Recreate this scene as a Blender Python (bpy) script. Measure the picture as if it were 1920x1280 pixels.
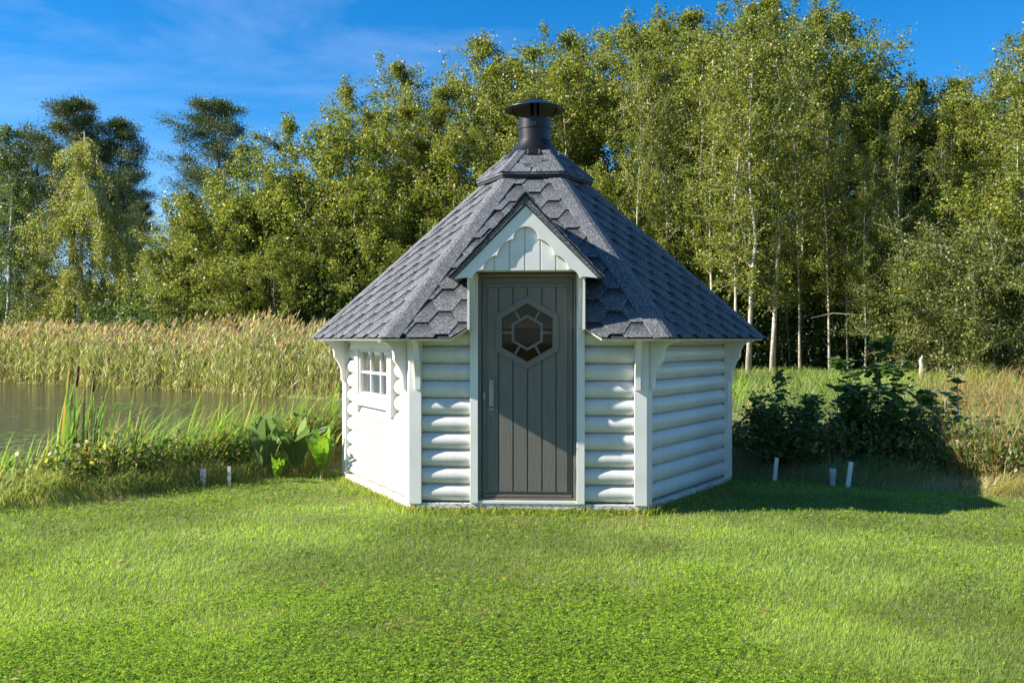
import bpy, bmesh, math, random
import numpy as np
from mathutils import Vector, Matrix
for o in list(bpy.data.objects): bpy.data.objects.remove(o)
SC = bpy.context.scene
COL = SC.collection
R = math.radians
# ---------------------------------------------------------------- camera
EYE = 1.426
cam = bpy.data.cameras.new('camera'); camo = bpy.data.objects.new('camera', cam); COL.objects.link(camo)
camo.location = (0, 0, EYE); camo.rotation_euler = (R(90), 0, 0)
cam.sensor_width = 36; cam.lens = 36 * 1740 / 1920; cam.shift_y = -4 / 1920
cam.clip_start = 0.1; cam.clip_end = 3000
SC.camera = camo
# ---------------------------------------------------------------- light
SUN_AZ = 0.135    # how far the sun stands in front of the left side (radians, 0 = due left)
SUN_EL = 0.56
sdir = Vector((-math.cos(SUN_AZ) * math.cos(SUN_EL), -math.sin(SUN_AZ) * math.cos(SUN_EL), math.sin(SUN_EL)))
w = bpy.data.worlds.new('World'); SC.world = w; w.use_nodes = True
nt = w.node_tree; nt.nodes.clear()
out = nt.nodes.new('ShaderNodeOutputWorld'); bg = nt.nodes.new('ShaderNodeBackground')
sky = nt.nodes.new('ShaderNodeTexSky'); sky.sky_type = 'NISHITA'; sky.sun_disc = False
sky.sun_elevation = SUN_EL; sky.sun_rotation = math.atan2(sdir.x, sdir.y)
sky.altitude = 200; sky.air_density = 1.0; sky.dust_density = 0.1; sky.ozone_density = 6.0
tc = nt.nodes.new('ShaderNodeTexCoord')
mp = nt.nodes.new('ShaderNodeMapping'); mp.inputs['Rotation'].default_value = (0.0, 0.50, 0.0); mp.inputs['Scale'].default_value = (1.2, 1.2, 5.0)
nz = nt.nodes.new('ShaderNodeTexNoise'); nz.inputs['Scale'].default_value = 1.55; nz.inputs['Detail'].default_value = 7; nz.inputs['Roughness'].default_value = 0.58; nz.inputs['Distortion'].default_value = 0.35
cr = nt.nodes.new('ShaderNodeMapRange'); cr.inputs['From Min'].default_value = 0.46; cr.inputs['From Max'].default_value = 0.80; cr.inputs['To Max'].default_value = 0.36
hs = nt.nodes.new('ShaderNodeHueSaturation'); hs.inputs['Saturation'].default_value = 1.30; hs.inputs['Value'].default_value = 1.0
mx = nt.nodes.new('ShaderNodeMixRGB'); mx.inputs['Color2'].default_value = (5.2, 6.0, 8.2, 1)
nt.links.new(tc.outputs['Generated'], mp.inputs[0]); nt.links.new(mp.outputs[0], nz.inputs[0]); nt.links.new(nz.outputs[0], cr.inputs[0])
nt.links.new(sky.outputs[0], hs.inputs['Color']); nt.links.new(hs.outputs[0], mx.inputs['Color1']); nt.links.new(cr.outputs[0], mx.inputs['Fac'])
nt.links.new(mx.outputs[0], bg.inputs[0]); nt.links.new(bg.outputs[0], out.inputs[0])
bg.inputs[1].default_value = 0.072
sl = bpy.data.lights.new('sun', 'SUN'); so = bpy.data.objects.new('sun', sl); COL.objects.link(so)
sl.energy = 5.0; sl.angle = R(0.5); sl.color = (1.0, 0.93, 0.82)
so.rotation_euler = sdir.to_track_quat('Z', 'Y').to_euler(); so.location = (-20, -5, 20)
SC.view_settings.view_transform = 'Standard'; SC.view_settings.look = 'None'
SC.view_settings.exposure = 1.4; SC.view_settings.gamma = 1; SC.view_settings.use_curve_mapping = False
SC.render.engine = 'CYCLES'
SC.cycles.max_bounces = 6; SC.cycles.diffuse_bounces = 3; SC.cycles.transparent_max_bounces = 8; SC.cycles.transmission_bounces = 4

# ---------------------------------------------------------------- helpers
def tag(o, label=None, cat=None, group=None, kind=None):
    if label: o['label'] = label
    if cat: o['category'] = cat
    if group: o['group'] = group
    if kind: o['kind'] = kind
    return o
def empty(name, loc=(0, 0, 0), rz=0, label=None, cat=None, group=None):
    o = bpy.data.objects.new(name, None); COL.objects.link(o); o.location = loc; o.rotation_euler = (0, 0, rz)
    o.empty_display_size = 0.2
    return tag(o, label, cat, group)
class MB:
    def __init__(s): s.v = []; s.f = []
    def box(s, x0, x1, y0, y1, z0, z1, M=None):
        n = len(s.v)
        for z in (z0, z1):
            for x, y in ((x0, y0), (x1, y0), (x1, y1), (x0, y1)):
                p = Vector((x, y, z)); s.v.append(tuple(M @ p) if M else tuple(p))
        s.f += [tuple(n + i for i in q) for q in ((0, 3, 2, 1), (4, 5, 6, 7), (0, 1, 5, 4), (1, 2, 6, 5), (2, 3, 7, 6), (3, 0, 4, 7))]
    def prism(s, poly, fn, a, b):
        """closed outline poly (2d), fn(p, t) -> 3d point; t = a and b are the two ends"""
        n = len(s.v); k = len(poly)
        for t in (a, b):
            for p in poly: s.v.append(tuple(fn(p, t)))
        s.f.append(tuple(n + i for i in range(k))[::-1]); s.f.append(tuple(n + k + i for i in range(k)))
        for i in range(k):
            j = (i + 1) % k; s.f.append((n + i, n + j, n + k + j, n + k + i))
    def tube(s, pts, rad, sides=6, cap=True):
        n0 = len(s.v); P = [Vector(p) for p in pts]
        for i, p in enumerate(P):
            d = (P[min(i + 1, len(P) - 1)] - P[max(i - 1, 0)]).normalized()
            a = d.orthogonal().normalized() if i == 0 else (a - d * a.dot(d)).normalized()
            b = d.cross(a); r = rad[i] if hasattr(rad, '__len__') else rad
            for j in range(sides):
                t = 2 * math.pi * j / sides; s.v.append(tuple(p + a * (math.cos(t) * r) + b * (math.sin(t) * r)))
        for i in range(len(P) - 1):
            for j in range(sides):
                q = (j + 1) % sides
                s.f.append((n0 + i * sides + j, n0 + i * sides + q, n0 + (i + 1) * sides + q, n0 + (i + 1) * sides + j))
        if cap:
            s.f.append(tuple(n0 + j for j in range(sides))[::-1]); s.f.append(tuple(n0 + (len(P) - 1) * sides + j for j in range(sides)))
    def lathe(s, prof, sides=40, c=(0, 0)):
        n0 = len(s.v)
        for r, z in prof:
            for j in range(sides):
                t = 2 * math.pi * j / sides; s.v.append((c[0] + r * math.cos(t), c[1] + r * math.sin(t), z))
        for i in range(len(prof) - 1):
            for j in range(sides):
                q = (j + 1) % sides
                s.f.append((n0 + i * sides + j, n0 + i * sides + q, n0 + (i + 1) * sides + q, n0 + (i + 1) * sides + j))
    def build(s, name, mat, parent=None, smooth=False, bevel=0, fix=True):
        me = bpy.data.meshes.new(name); me.from_pydata(s.v, [], s.f)
        if fix or bevel:
            bm = bmesh.new(); bm.from_mesh(me); bmesh.ops.recalc_face_normals(bm, faces=bm.faces)
            bm.to_mesh(me); bm.free()
        me.materials.append(mat); me.update()
        o = bpy.data.objects.new(name, me); COL.objects.link(o)
        if parent: o.parent = parent
        if smooth: me.polygons.foreach_set('use_smooth', [True] * len(me.polygons))
        if smooth == 'auto' : me.set_sharp_from_angle(angle=R(40))
        if bevel:
            m = o.modifiers.new('bevel', 'BEVEL'); m.width = bevel; m.segments = 2; m.limit_method = 'ANGLE'; m.angle_limit = R(40)
        return o
def copy_part(src, parent, loc=None):
    c = src.copy(); COL.objects.link(c); c.parent = parent
    if loc is not None: c.location = loc
    return c
# materials
def mat(name):
    m = bpy.data.materials.new(name); m.use_nodes = True; n = m.node_tree
    return m, n, n.nodes['Principled BSDF'], n.nodes['Material Output']
def node(n, t, **kw):
    x = n.nodes.new(t)
    for k, v in kw.items():
        if k.startswith('_'): setattr(x, k[1:], v)
        else: x.inputs[k.replace('9', ' ')].default_value = v
    return x
def ramp(n, fac, stops):
    r = n.nodes.new('ShaderNodeValToRGB'); e = r.color_ramp.elements
    while len(e) < len(stops): e.new(0.5)
    for i, (p, c) in enumerate(stops): e[i].position = p; e[i].color = (*c, 1) if len(c) == 3 else c
    n.links.new(fac, r.inputs[0]); return r.outputs[0]
def coords(n, kind='Object', scale=None):
    t = n.nodes.new('ShaderNodeTexCoord'); o = t.outputs[kind]
    if scale:
        m = n.nodes.new('ShaderNodeMapping'); m.inputs['Scale'].default_value = scale; n.links.new(o, m.inputs[0]); o = m.outputs[0]
    return o
def noise(n, co, scale, detail=4, rough=0.55):
    x = node(n, 'ShaderNodeTexNoise', Scale=scale, Detail=detail, Roughness=rough); n.links.new(co, x.inputs[0]); return x.outputs[0]
def mix(n, fac, a, b, mode='MIX'):
    x = n.nodes.new('ShaderNodeMixRGB'); x.blend_type = mode
    for i, v in zip((0, 1, 2), (fac, a, b)):
        if hasattr(v, 'default_value') or hasattr(v, 'links'): n.links.new(v, x.inputs[i])
        else: x.inputs[i].default_value = v if i == 0 else (*v, 1)
    return x.outputs[0]
def bump(n, h, bs, strength=0.3, dist=0.01):
    b = node(n, 'ShaderNodeBump', Strength=strength, Distance=dist); n.links.new(h, b.inputs['Height']); n.links.new(b.outputs[0], bs.inputs['Normal'])
# ---------------------------------------------------------------- materials of the hut
def m_white():
    m, n, b, o = mat('white_paint'); co = coords(n)
    geo = n.nodes.new('ShaderNodeNewGeometry')
    c1 = noise(n, co, 2.2, 5); base = ramp(n, c1, [(0.25, (0.53, 0.52, 0.475)), (0.75, (0.68, 0.665, 0.62))])
    # flaked paint: only close to the ground, in streaks along the boards
    st = noise(n, coords(n, 'Object', (9, 9, 46)), 3.0, 5, 0.65)
    sep = n.nodes.new('ShaderNodeSeparateXYZ'); n.links.new(geo.outputs['Position'], sep.inputs[0])
    h = node(n, 'ShaderNodeMapRange'); h.inputs['From Min'].default_value = 0.0; h.inputs['From Max'].default_value = 0.17; h.inputs['To Min'].default_value = 0.34; h.inputs['To Max'].default_value = 0.0
    n.links.new(sep.outputs['Z'], h.inputs[0])
    s = node(n, 'ShaderNodeMath', _operation='ADD'); n.links.new(st, s.inputs[0]); n.links.new(h.outputs[0], s.inputs[1])
    fl = ramp(n, s.outputs[0], [(0.765, (0, 0, 0)), (0.785, (1, 1, 1))])
    spk = ramp(n, noise(n, co, 34, 2), [(0.735, (0, 0, 0)), (0.77, (1, 1, 1))])
    drip = ramp(n, noise(n, coords(n, 'Object', (14, 14, 1.6)), 2.0, 5, 0.7), [(0.50, (1, 1, 1)), (0.78, (0.80, 0.78, 0.72))]); base = mix(n, 1.0, base, drip, 'MULTIPLY')
    g = mix(n, fl, base, (0.10, 0.065, 0.04)); g = mix(n, spk, g, (0.30, 0.27, 0.22))
    n.links.new(g, b.inputs['Base Color']); b.inputs['Roughness'].default_value = 0.42
    gr = noise(n, coords(n, 'Object', (3, 3, 60)), 4, 3)
    bump(n, gr, b, 0.35, 0.004)
    return m
def m_trim():
    m, n, b, o = mat('white_trim_paint'); co = coords(n)
    base = ramp(n, noise(n, co, 3, 4), [(0.3, (0.60, 0.585, 0.54)), (0.7, (0.70, 0.685, 0.64))])
    spk = ramp(n, noise(n, co, 26, 3, 0.6), [(0.715, (0, 0, 0)), (0.75, (1, 1, 1))])
    g = mix(n, spk, base, (0.33, 0.29, 0.24))
    n.links.new(g, b.inputs['Base Color']); b.inputs['Roughness'].default_value = 0.4
    bump(n, noise(n, coords(n, 'Object', (60, 60, 4)), 3, 3), b, 0.12, 0.003)
    return m
def m_door():
    m, n, b, o = mat('grey_door_paint'); co = coords(n, 'Object', (70, 70, 2.5))
    g = ramp(n, noise(n, co, 1.6, 5), [(0.25, (0.100, 0.091, 0.074)), (0.75, (0.158, 0.145, 0.122))])
    sp = ramp(n, noise(n, coords(n), 22, 4, 0.7), [(0.70, (0, 0, 0)), (0.78, (1, 1, 1))])
    g = mix(n, sp, g, (0.26, 0.25, 0.23))
    n.links.new(g, b.inputs['Base Color']); b.inputs['Roughness'].default_value = 0.48
    bump(n, noise(n, co, 2, 4), b, 0.25, 0.003)
    return m
def m_shingle():
    m, n, b, o = mat('granule_shingle'); co = coords(n)
    v = n.nodes.new('ShaderNodeTexVoronoi'); v.inputs['Scale'].default_value = 230; n.links.new(co, v.inputs[0])
    sv = n.nodes.new('ShaderNodeSeparateColor'); n.links.new(v.outputs['Color'], sv.inputs[0])
    g = ramp(n, sv.outputs[0], [(0.0, (0.024, 0.026, 0.029)), (0.50, (0.068, 0.075, 0.083)), (0.82, (0.142, 0.152, 0.162)), (0.96, (0.34, 0.34, 0.345))])
    big = ramp(n, noise(n, co, 5, 4), [(0.3, (0.78, 0.78, 0.80)), (0.7, (1.1, 1.1, 1.1))])
    g = mix(n, 1.0, g, big, 'MULTIPLY')
    oi = n.nodes.new('ShaderNodeObjectInfo')
    rr = ramp(n, oi.outputs['Random'], [(0.0, (0.84, 0.84, 0.86)), (1.0, (1.08, 1.08, 1.08))])
    g = mix(n, 1.0, g, rr, 'MULTIPLY')
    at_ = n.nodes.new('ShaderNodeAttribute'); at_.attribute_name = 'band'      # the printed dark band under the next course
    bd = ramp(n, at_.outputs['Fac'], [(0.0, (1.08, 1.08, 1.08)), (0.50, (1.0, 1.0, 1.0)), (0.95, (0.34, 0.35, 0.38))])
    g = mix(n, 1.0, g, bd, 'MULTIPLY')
    n.links.new(g, b.inputs['Base Color']); b.inputs['Roughness'].default_value = 0.85; b.inputs['Specular IOR Level'].default_value = 0.3
    bump(n, v.outputs['Distance'], b, 0.6, 0.003)
    return m
def m_metal():
    m, n, b, o = mat('black_sheet_metal'); co = coords(n)
    g = ramp(n, noise(n, co, 6, 5), [(0.3, (0.005, 0.005, 0.006)), (0.75, (0.010, 0.010, 0.013))])
    sp = ramp(n, noise(n, co, 42, 3), [(0.74, (0, 0, 0)), (0.77, (1, 1, 1))])
    g = mix(n, sp, g, (0.3, 0.3, 0.3))
    n.links.new(g, b.inputs['Base Color']); b.inputs['Roughness'].default_value = 0.38; b.inputs['Specular IOR Level'].default_value = 0.4
    bump(n, noise(n, co, 12, 3), b, 0.15, 0.01)
    return m
def m_plain(name, col, rough=0.6, metal=0.0):
    m, n, b, o = mat(name); co = coords(n)
    g = ramp(n, noise(n, co, 9, 4), [(0.3, tuple(c * 0.82 for c in col)), (0.7, tuple(c * 1.1 for c in col))])
    n.links.new(g, b.inputs['Base Color']); b.inputs['Roughness'].default_value = rough; b.inputs['Metallic'].default_value = metal
    return m
def m_glass(name='window_glass', k=0.55, t=0.5):
    m, n, b, o = mat(name)
    tr = n.nodes.new('ShaderNodeBsdfTransparent'); tr.inputs[0].default_value = (t, t, t, 1)
    gl = n.nodes.new('ShaderNodeBsdfGlossy'); gl.inputs['Roughness'].default_value = 0.03
    fr = node(n, 'ShaderNodeFresnel', IOR=1.52)
    ad = node(n, 'ShaderNodeMath', _operation='MULTIPLY_ADD'); ad.inputs[1].default_value = k; ad.inputs[2].default_value = -0.005
    n.links.new(fr.outputs[0], ad.inputs[0])
    ms = n.nodes.new('ShaderNodeMixShader'); n.links.new(ad.outputs[0], ms.inputs[0]); n.links.new(tr.outputs[0], ms.inputs[1]); n.links.new(gl.outputs[0], ms.inputs[2])
    n.links.new(ms.outputs[0], o.inputs[0]); return m
WHITE = m_white(); TRIM = m_trim(); DOOR = m_door(); SHG = m_shingle(); METAL = m_metal(); GLASS = m_glass(); GLASSW = m_glass('clear_window_glass', 3.2, 0.95)
DARKW = m_plain('dark_interior_wood', (0.03, 0.018, 0.012), 0.7); STEEL = m_plain('brushed_steel', (0.26, 0.26, 0.265), 0.42, 1.0)
UNDER = m_plain('under_roof_boards', (0.62, 0.61, 0.55), 0.6); BLK = m_plain('bitumen_and_shade', (0.02, 0.021, 0.025), 0.8)
CURT = m_plain('curtain_cloth', (0.50, 0.46, 0.38), 0.9)
# ---------------------------------------------------------------- the hut
W = 1.95; AP = W * math.sqrt(3) / 2; WE = 2.25; APE = WE * math.sqrt(3) / 2; OE = APE - AP; ZE = 1.43; SLF = 1.98 / APE
hut = empty('grill_hut', (0.227, 9.28, 0), R(-3.5), 'white six-sided wooden grill hut with grey shingle roof and dark grey door', 'hut')
def F(k, u, o, z):
    a = k * math.pi / 3; x, y = u, -(AP + o); c, s = math.cos(a), math.sin(a)
    return Vector((x * c - y * s, x * s + y * c, z))
def FM(k): return Matrix.Rotation(k * math.pi / 3, 4, 'Z')
def fbox(mb, k, u0, u1, o0, o1, z0, z1): mb.box(u0, u1, -(AP + o1), -(AP + o0), z0, z1, FM(k))
PITCH = 0.1425; Z0 = 0.085; ROWS = 10
def logmesh(k, u0, u1, zlen=PITCH):
    mb = MB(); n = 9; prof = [(-0.085, 0.0)]
    for i in range(n + 1):
        t = i / n; prof.append((-0.062 + 0.044 * (max(0.0, math.sin(math.pi * t)) ** 0.66), 0.004 + t * (zlen - 0.006)))
    prof.append((-0.085, zlen))
    mb.prism(prof, lambda p, t: F(k, t, p[0], p[1]), u0, u1)
    return mb
WIN = (-0.43, 0.43, 0.90, 1.33)
def wall(k):
    ins = MB()
    def ring(x0, x1, z0, z1, a0, a1, b0, b1):      # a panel with an opening, one closed body
        for (o_) in (-0.12, -0.087):
            for (x, z) in ((x0, z0), (x1, z0), (x1, z1), (x0, z1), (a0, b0), (a1, b0), (a1, b1), (a0, b1)): ins.v.append(tuple(F(k, x, o_, z)))
        for d in (0, 8):
            for i in range(4): j = (i + 1) % 4; ins.f.append((d + i, d + j, d + 4 + j, d + 4 + i))
        for i in range(4):
            j = (i + 1) % 4; ins.f.append((i, j, 8 + j, 8 + i)); ins.f.append((4 + i, 4 + j, 12 + j, 12 + i))
    if k == 5: ring(-0.93, 0.93, 0.03, 1.5, WIN[0] - .02, WIN[1] + .02, WIN[2] - .01, WIN[3] + .01)
    elif k == 0: ins.prism([(-0.93, 0.03), (0.93, 0.03), (0.93, 1.5), (0.41, 1.5), (0.41, 0.10), (-0.41, 0.10), (-0.41, 1.5), (-0.93, 1.5)], lambda p, t: F(k, p[0], t, p[1]), -0.12, -0.087)
    else: fbox(ins, k, -0.93, 0.93, -0.12, -0.087, 0.03, 1.5)
    wl = ins.build('wall', DARKW, hut)
    def run(u0, u1, rows):
        first = None
        for r in rows:
            if first is None:
                first = logmesh(k, u0, u1).build('log', WHITE, wl, smooth='auto'); first.location = (0, 0, Z0 + r * PITCH)
            else: copy_part(first, wl, (0, 0, Z0 + r * PITCH))
    e = 0.935
    if k == 0: run(-e, -0.44, range(ROWS)); run(0.44, e, range(ROWS))
    elif k == 5:
        run(-e, e, range(0, 6)); run(-e, WIN[0] - .03, range(6, 9)); run(WIN[1] + .03, e, range(6, 9)); run(-e, e, range(9, 10))
    else: run(-e, e, range(ROWS))
    return wl
for k in range(6): wall(k)
# corner boards and corbels
def corbel_poly(dx, dz):
    """profile seen from the side: (out, down); top shelf, concave sweep, small bump, straight foot"""
    pts = [(0, 0), (1.0, 0), (1.0, 0.09)]
    for i in range(8):
        t = i / 7; a = t * math.pi / 2; pts.append((0.93 - 0.47 * math.sin(a), 0.09 + 0.28 * (1 - math.cos(a))))
    for i in range(1, 6):
        t = i / 5; pts.append((0.46 - 0.04 * math.sin(math.pi * t) * -1 - 0.10 * t, 0.37 + 0.14 * t))
    for i in range(1, 7):
        t = i / 6; pts.append((0.36 - 0.22 * math.sin(t * math.pi / 2), 0.51 + 0.30 * t))
    pts += [(0.13, 1.0), (0, 1.0)]
    return [(a * dx, -b * dz) for a, b in pts]
corb = corbel_poly(0.235, 0.43)
for k in range(6):
    for s in (-1, 1):
        mb = MB(); fbox(mb, k, min(s * 0.975, s * 0.873), max(s * 0.975, s * 0.873), -0.05, 0.0 if s > 0 else -0.0015, 0.072, 1.47)
        mb.build('corner_board', TRIM, hut, bevel=0.003)
        mb = MB(); a, b = sorted((s * 0.875, s * 0.922))
        mb.prism(corb, lambda p, t: F(k, t, p[0], ZE + 0.012 + p[1]), a, b)
        mb.build('corbel', TRIM, hut, bevel=0.002)
# plinth boards, two courses, butted at the corners
for k in range(6):
    for z0, z1, oo in ((-0.12, 0.030, -0.022), (0.033, 0.078, -0.012)):
        mb = MB(); hw = (AP + oo) / math.sqrt(3)
        mb.prism([(-hw + .001, oo), (hw - .001, oo), (hw - .04, -0.09), (-hw + .04, -0.09)], lambda p, t: F(k, p[0], p[1], t), z0, z1)
        mb.build('plinth_board', WHITE, hut, bevel=0.003)
fl = MB(); fl.prism([(1.8 * math.cos(i * math.pi / 3), 1.8 * math.sin(i * math.pi / 3)) for i in range(6)], lambda p, t: Vector((p[0], p[1], t)), 0.04, 0.08)
fl.build('floor', DARKW, hut)
fl = MB(); fl.prism([((AP - .06) / math.cos(R(30)) * math.cos(i * math.pi / 3), (AP - .06) / math.cos(R(30)) * math.sin(i * math.pi / 3)) for i in range(6)], lambda p, t: Vector((p[0], p[1], t)), 1.502, 1.515)
fl.build('light_lid', DARKW, hut)  # dark lid added so the inside of the hut stays dark
fl = MB(); fl.tube([(0, 0, .085), (0, 0, .62)], [.42, .42], 6); fl.build('grill_hearth', DARKW, hut)
# ---------------- main roof
def roofpt(k, u, v, h=0.0, sl=SLF, ape=APE, zb=ZE):
    """u along the eave, v up the slope from the eave, h above the deck"""
    L = math.sqrt(1 + sl * sl); ca, sa = 1 / L, sl / L
    out = (ape - v * ca + h * sa) - AP
    return F(k, u, out, zb + v * sa + h * ca)
LS = math.sqrt(1 + SLF * SLF)
VTOP = (APE - 0.46 * math.sqrt(3) / 2) * LS
def hw_at(v): return (APE - v / LS) / math.sqrt(3)
NOTCH = 0.475; VN = 0.80
def regions(k):
    if k == 0:
        return [[(-hw_at(0), 0), (-0.60, 0), (-NOTCH, 0.115), (-NOTCH, VN), (-hw_at(VN), VN)],
                [(0.60, 0), (hw_at(0), 0), (hw_at(VN), VN), (NOTCH, VN), (NOTCH, 0.115)],
                [(-hw_at(VN), VN), (hw_at(VN), VN), (hw_at(VTOP), VTOP), (-hw_at(VTOP), VTOP)]]
    return [[(-hw_at(0), 0), (hw_at(0), 0), (hw_at(VTOP), VTOP), (-hw_at(VTOP), VTOP)]]
def clip(poly, conv):
    outp = poly
    for i in range(len(conv)):
        a, b = conv[i], conv[(i + 1) % len(conv)]; inp = outp; outp = []
        if not inp: return []
        def side(p): return (b[0] - a[0]) * (p[1] - a[1]) - (b[1] - a[1]) * (p[0] - a[0])
        for j in range(len(inp)):
            p, q = inp[j], inp[(j + 1) % len(inp)]; sp, sq = side(p), side(q)
            if sp >= 0: outp.append(p)
            if (sp >= 0) != (sq >= 0):
                t = sp / (sp - sq); outp.append((p[0] + t * (q[0] - p[0]), p[1] + t * (q[1] - p[1])))
    return outp
deck = MB()
for k in range(6):
    for rg in regions(k):
        deck.prism(rg, lambda p, t: roofpt(k, p[0], p[1], t), -0.022, -0.002)
roof = deck.build('roof', UNDER, hut)
edge = MB()
for k in range(6):
    for rg in regions(k):
        edge.prism(rg, lambda p, t: roofpt(k, p[0], p[1], t), -0.0015, 0.004)
edge.build('felt', BLK, roof)
PV = 0.133; PER = 0.345; FH = 0.054; WH = PER / 2 - FH
rnd = random.Random(4)
rest = MB(); rest_b = []
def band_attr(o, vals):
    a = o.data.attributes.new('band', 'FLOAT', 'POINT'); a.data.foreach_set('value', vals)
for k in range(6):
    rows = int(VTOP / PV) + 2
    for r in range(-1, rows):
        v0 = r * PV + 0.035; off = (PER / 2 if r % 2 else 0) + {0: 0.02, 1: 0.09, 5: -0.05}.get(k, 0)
        for c in range(-5, 6):
            u0 = c * PER + off + rnd.uniform(-.004, .004); hl = rnd.uniform(-0.0015, 0.0025); dv = rnd.uniform(-.003, .003)
            tab = [(u0 - FH, v0 + dv), (u0 + FH, v0 + dv), (u0 + WH, v0 + PV), (u0 + WH, v0 + 2.15 * PV), (u0 - WH, v0 + 2.15 * PV), (u0 - WH, v0 + PV)]
            for rg in regions(k):
                pg = clip(tab, rg)
                if len(pg) < 3: continue
                ar = abs(sum(pg[i][0] * pg[(i + 1) % len(pg)][1] - pg[(i + 1) % len(pg)][0] * pg[i][1] for i in range(len(pg)))) / 2
                if ar < 0.0006: continue
                front = k in (0, 1, 5)
                mb = MB() if front else rest
                def top(p, t, v0=v0, hl=hl): 
                    f = (p[1] - v0) / (2.15 * PV)
                    return roofpt(k, p[0], p[1], 0.0165 * (1 - f) + 0.0045 + (hl if t else 0) + (0.0065 if t else 0.0) - 0.003)
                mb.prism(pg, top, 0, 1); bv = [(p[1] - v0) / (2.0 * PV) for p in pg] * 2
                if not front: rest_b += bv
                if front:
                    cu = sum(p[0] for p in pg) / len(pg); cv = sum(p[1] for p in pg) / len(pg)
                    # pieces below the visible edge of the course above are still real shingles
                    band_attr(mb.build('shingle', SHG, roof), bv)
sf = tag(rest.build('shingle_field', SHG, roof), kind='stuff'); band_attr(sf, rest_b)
# hip caps
for k in range(6):
    mb = MB(); CW = 0.125
    k2 = (k + 1) % 6
    for j in range(1):
        va, vb = -0.012, VTOP
        pts = []
        for v in (va, vb):
            hwv = hw_at(v)
            pts.append([roofpt(k, hwv - CW, v, 0.026), roofpt(k, hwv - 0.012, v, 0.031), roofpt(k2, -hwv + 0.012, v, 0.031), roofpt(k2, -hwv + CW, v, 0.026),
                        roofpt(k2, -hwv + CW, v, 0.008), roofpt(k, hwv - CW, v, 0.008)])
        n = len(mb.v); mb.v += [tuple(p) for row in pts for p in row]
        for i in range(6): mb.f.append((n + i, n + (i + 1) % 6, n + 6 + (i + 1) % 6, n + 6 + i))
        mb.f.append(tuple(n + i for i in range(6))); mb.f.append(tuple(n + 6 + i for i in range(6)))
    mb.build('hip_cap', SHG, roof, bevel=0.004)
# upper skirt roof
up = MB(); R1, R2, ZA, ZB = 0.585, 0.285, ZE + 1.560, ZE + 1.825
def hexring(r, z, rot=0): return [Vector((r * math.cos(math.pi / 3 * i + rot), r * math.sin(math.pi / 3 * i + rot), z)) for i in range(6)]
rings = [hexring(R1 - .03, ZA - .004), hexring(R1, ZA - .002), hexring(R1, ZA + 0.018), hexring(R2, ZB), hexring(R2, ZB - .03), hexring(R1 - .03, ZA - .004)]
for i in range(5):
    n = len(up.v); up.v += [tuple(p) for p in rings[i]] + [tuple(p) for p in rings[i + 1]]
    for j in range(6): q = (j + 1) % 6; up.f.append((n + j, n + q, n + 6 + q, n + 6 + j))
upper = up.build('upper_roof', SHG, hut)
for k in range(6):     # hip caps and one row of tabs on the little roof
    sl2 = (ZB - ZA - 0.018) / ((R1 - R2) * math.sqrt(3) / 2); ap2 = R1 * math.sqrt(3) / 2
    def rp(kk, u, v, h): return roofpt(kk, u, v, h, sl2, ap2, ZA + 0.018)
    L2 = math.sqrt(1 + sl2 * sl2); hh = lambda v: (ap2 - v / L2) / math.sqrt(3); vt = (ap2 - R2 * math.sqrt(3) / 2) * L2
    rg = [(-hh(0), 0), (hh(0), 0), (hh(vt), vt), (-hh(vt), vt)]
    for (c, v0) in ((-0.14, -0.14), (0.12, -0.12), (-0.02, 0.02 + 0.05), (0.30, 0.06), (-0.30, 0.05), (0.14, 0.19), (-0.17, 0.2)):
        tab = [(c - FH, v0), (c + FH, v0), (c + WH, v0 + PV), (c + WH, v0 + 2.1 * PV), (c - WH, v0 + 2.1 * PV), (c - WH, v0 + PV)]
        pg = clip(tab, rg)
        if len(pg) < 3: continue
        mb = MB(); mb.prism(pg, lambda p, t: rp(k, p[0], p[1], 0.001 + t * (0.006 - 0.002 * (p[1] / vt))), 0, 1); mb.build('shingle', SHG, upper)
    mb = MB(); n = 0; kk = (k + 1) % 6
    for v in (-0.006, vt):
        h_ = hh(v); cw = 0.07
        mb.v += [tuple(p) for p in (rp(k, h_ - cw, v, 0.011), rp(k, h_ - .004, v, 0.017), rp(kk, -h_ + .004, v, 0.017), rp(kk, -h_ + cw, v, 0.011), rp(kk, -h_ + cw, v, 0.003), rp(k, h_ - cw, v, 0.003))]
    for i in range(6): mb.f.append((i, (i + 1) % 6, 6 + (i + 1) % 6, 6 + i))
    mb.f.append(tuple(range(6))); mb.f.append(tuple(range(6, 12))); mb.build('hip_cap', SHG, upper, bevel=0.003)
mb = MB(); rr = [hexring(R1 - .012, ZA - .030), hexring(R1 - .010, ZA - .001), hexring(R1 - .12, ZA - .001), hexring(R1 - .12, ZA - .030)]
for i in range(4):
    n = len(mb.v); mb.v += [tuple(p) for p in rr[i]] + [tuple(p) for p in rr[(i + 1) % 4]]
    for j in range(6): q = (j + 1) % 6; mb.f.append((n + j, n + q, n + 6 + q, n + 6 + j))
mb.build('shade_ring', BLK, upper)  # dark ring that stands in for the shade below the skirt's overhang
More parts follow.
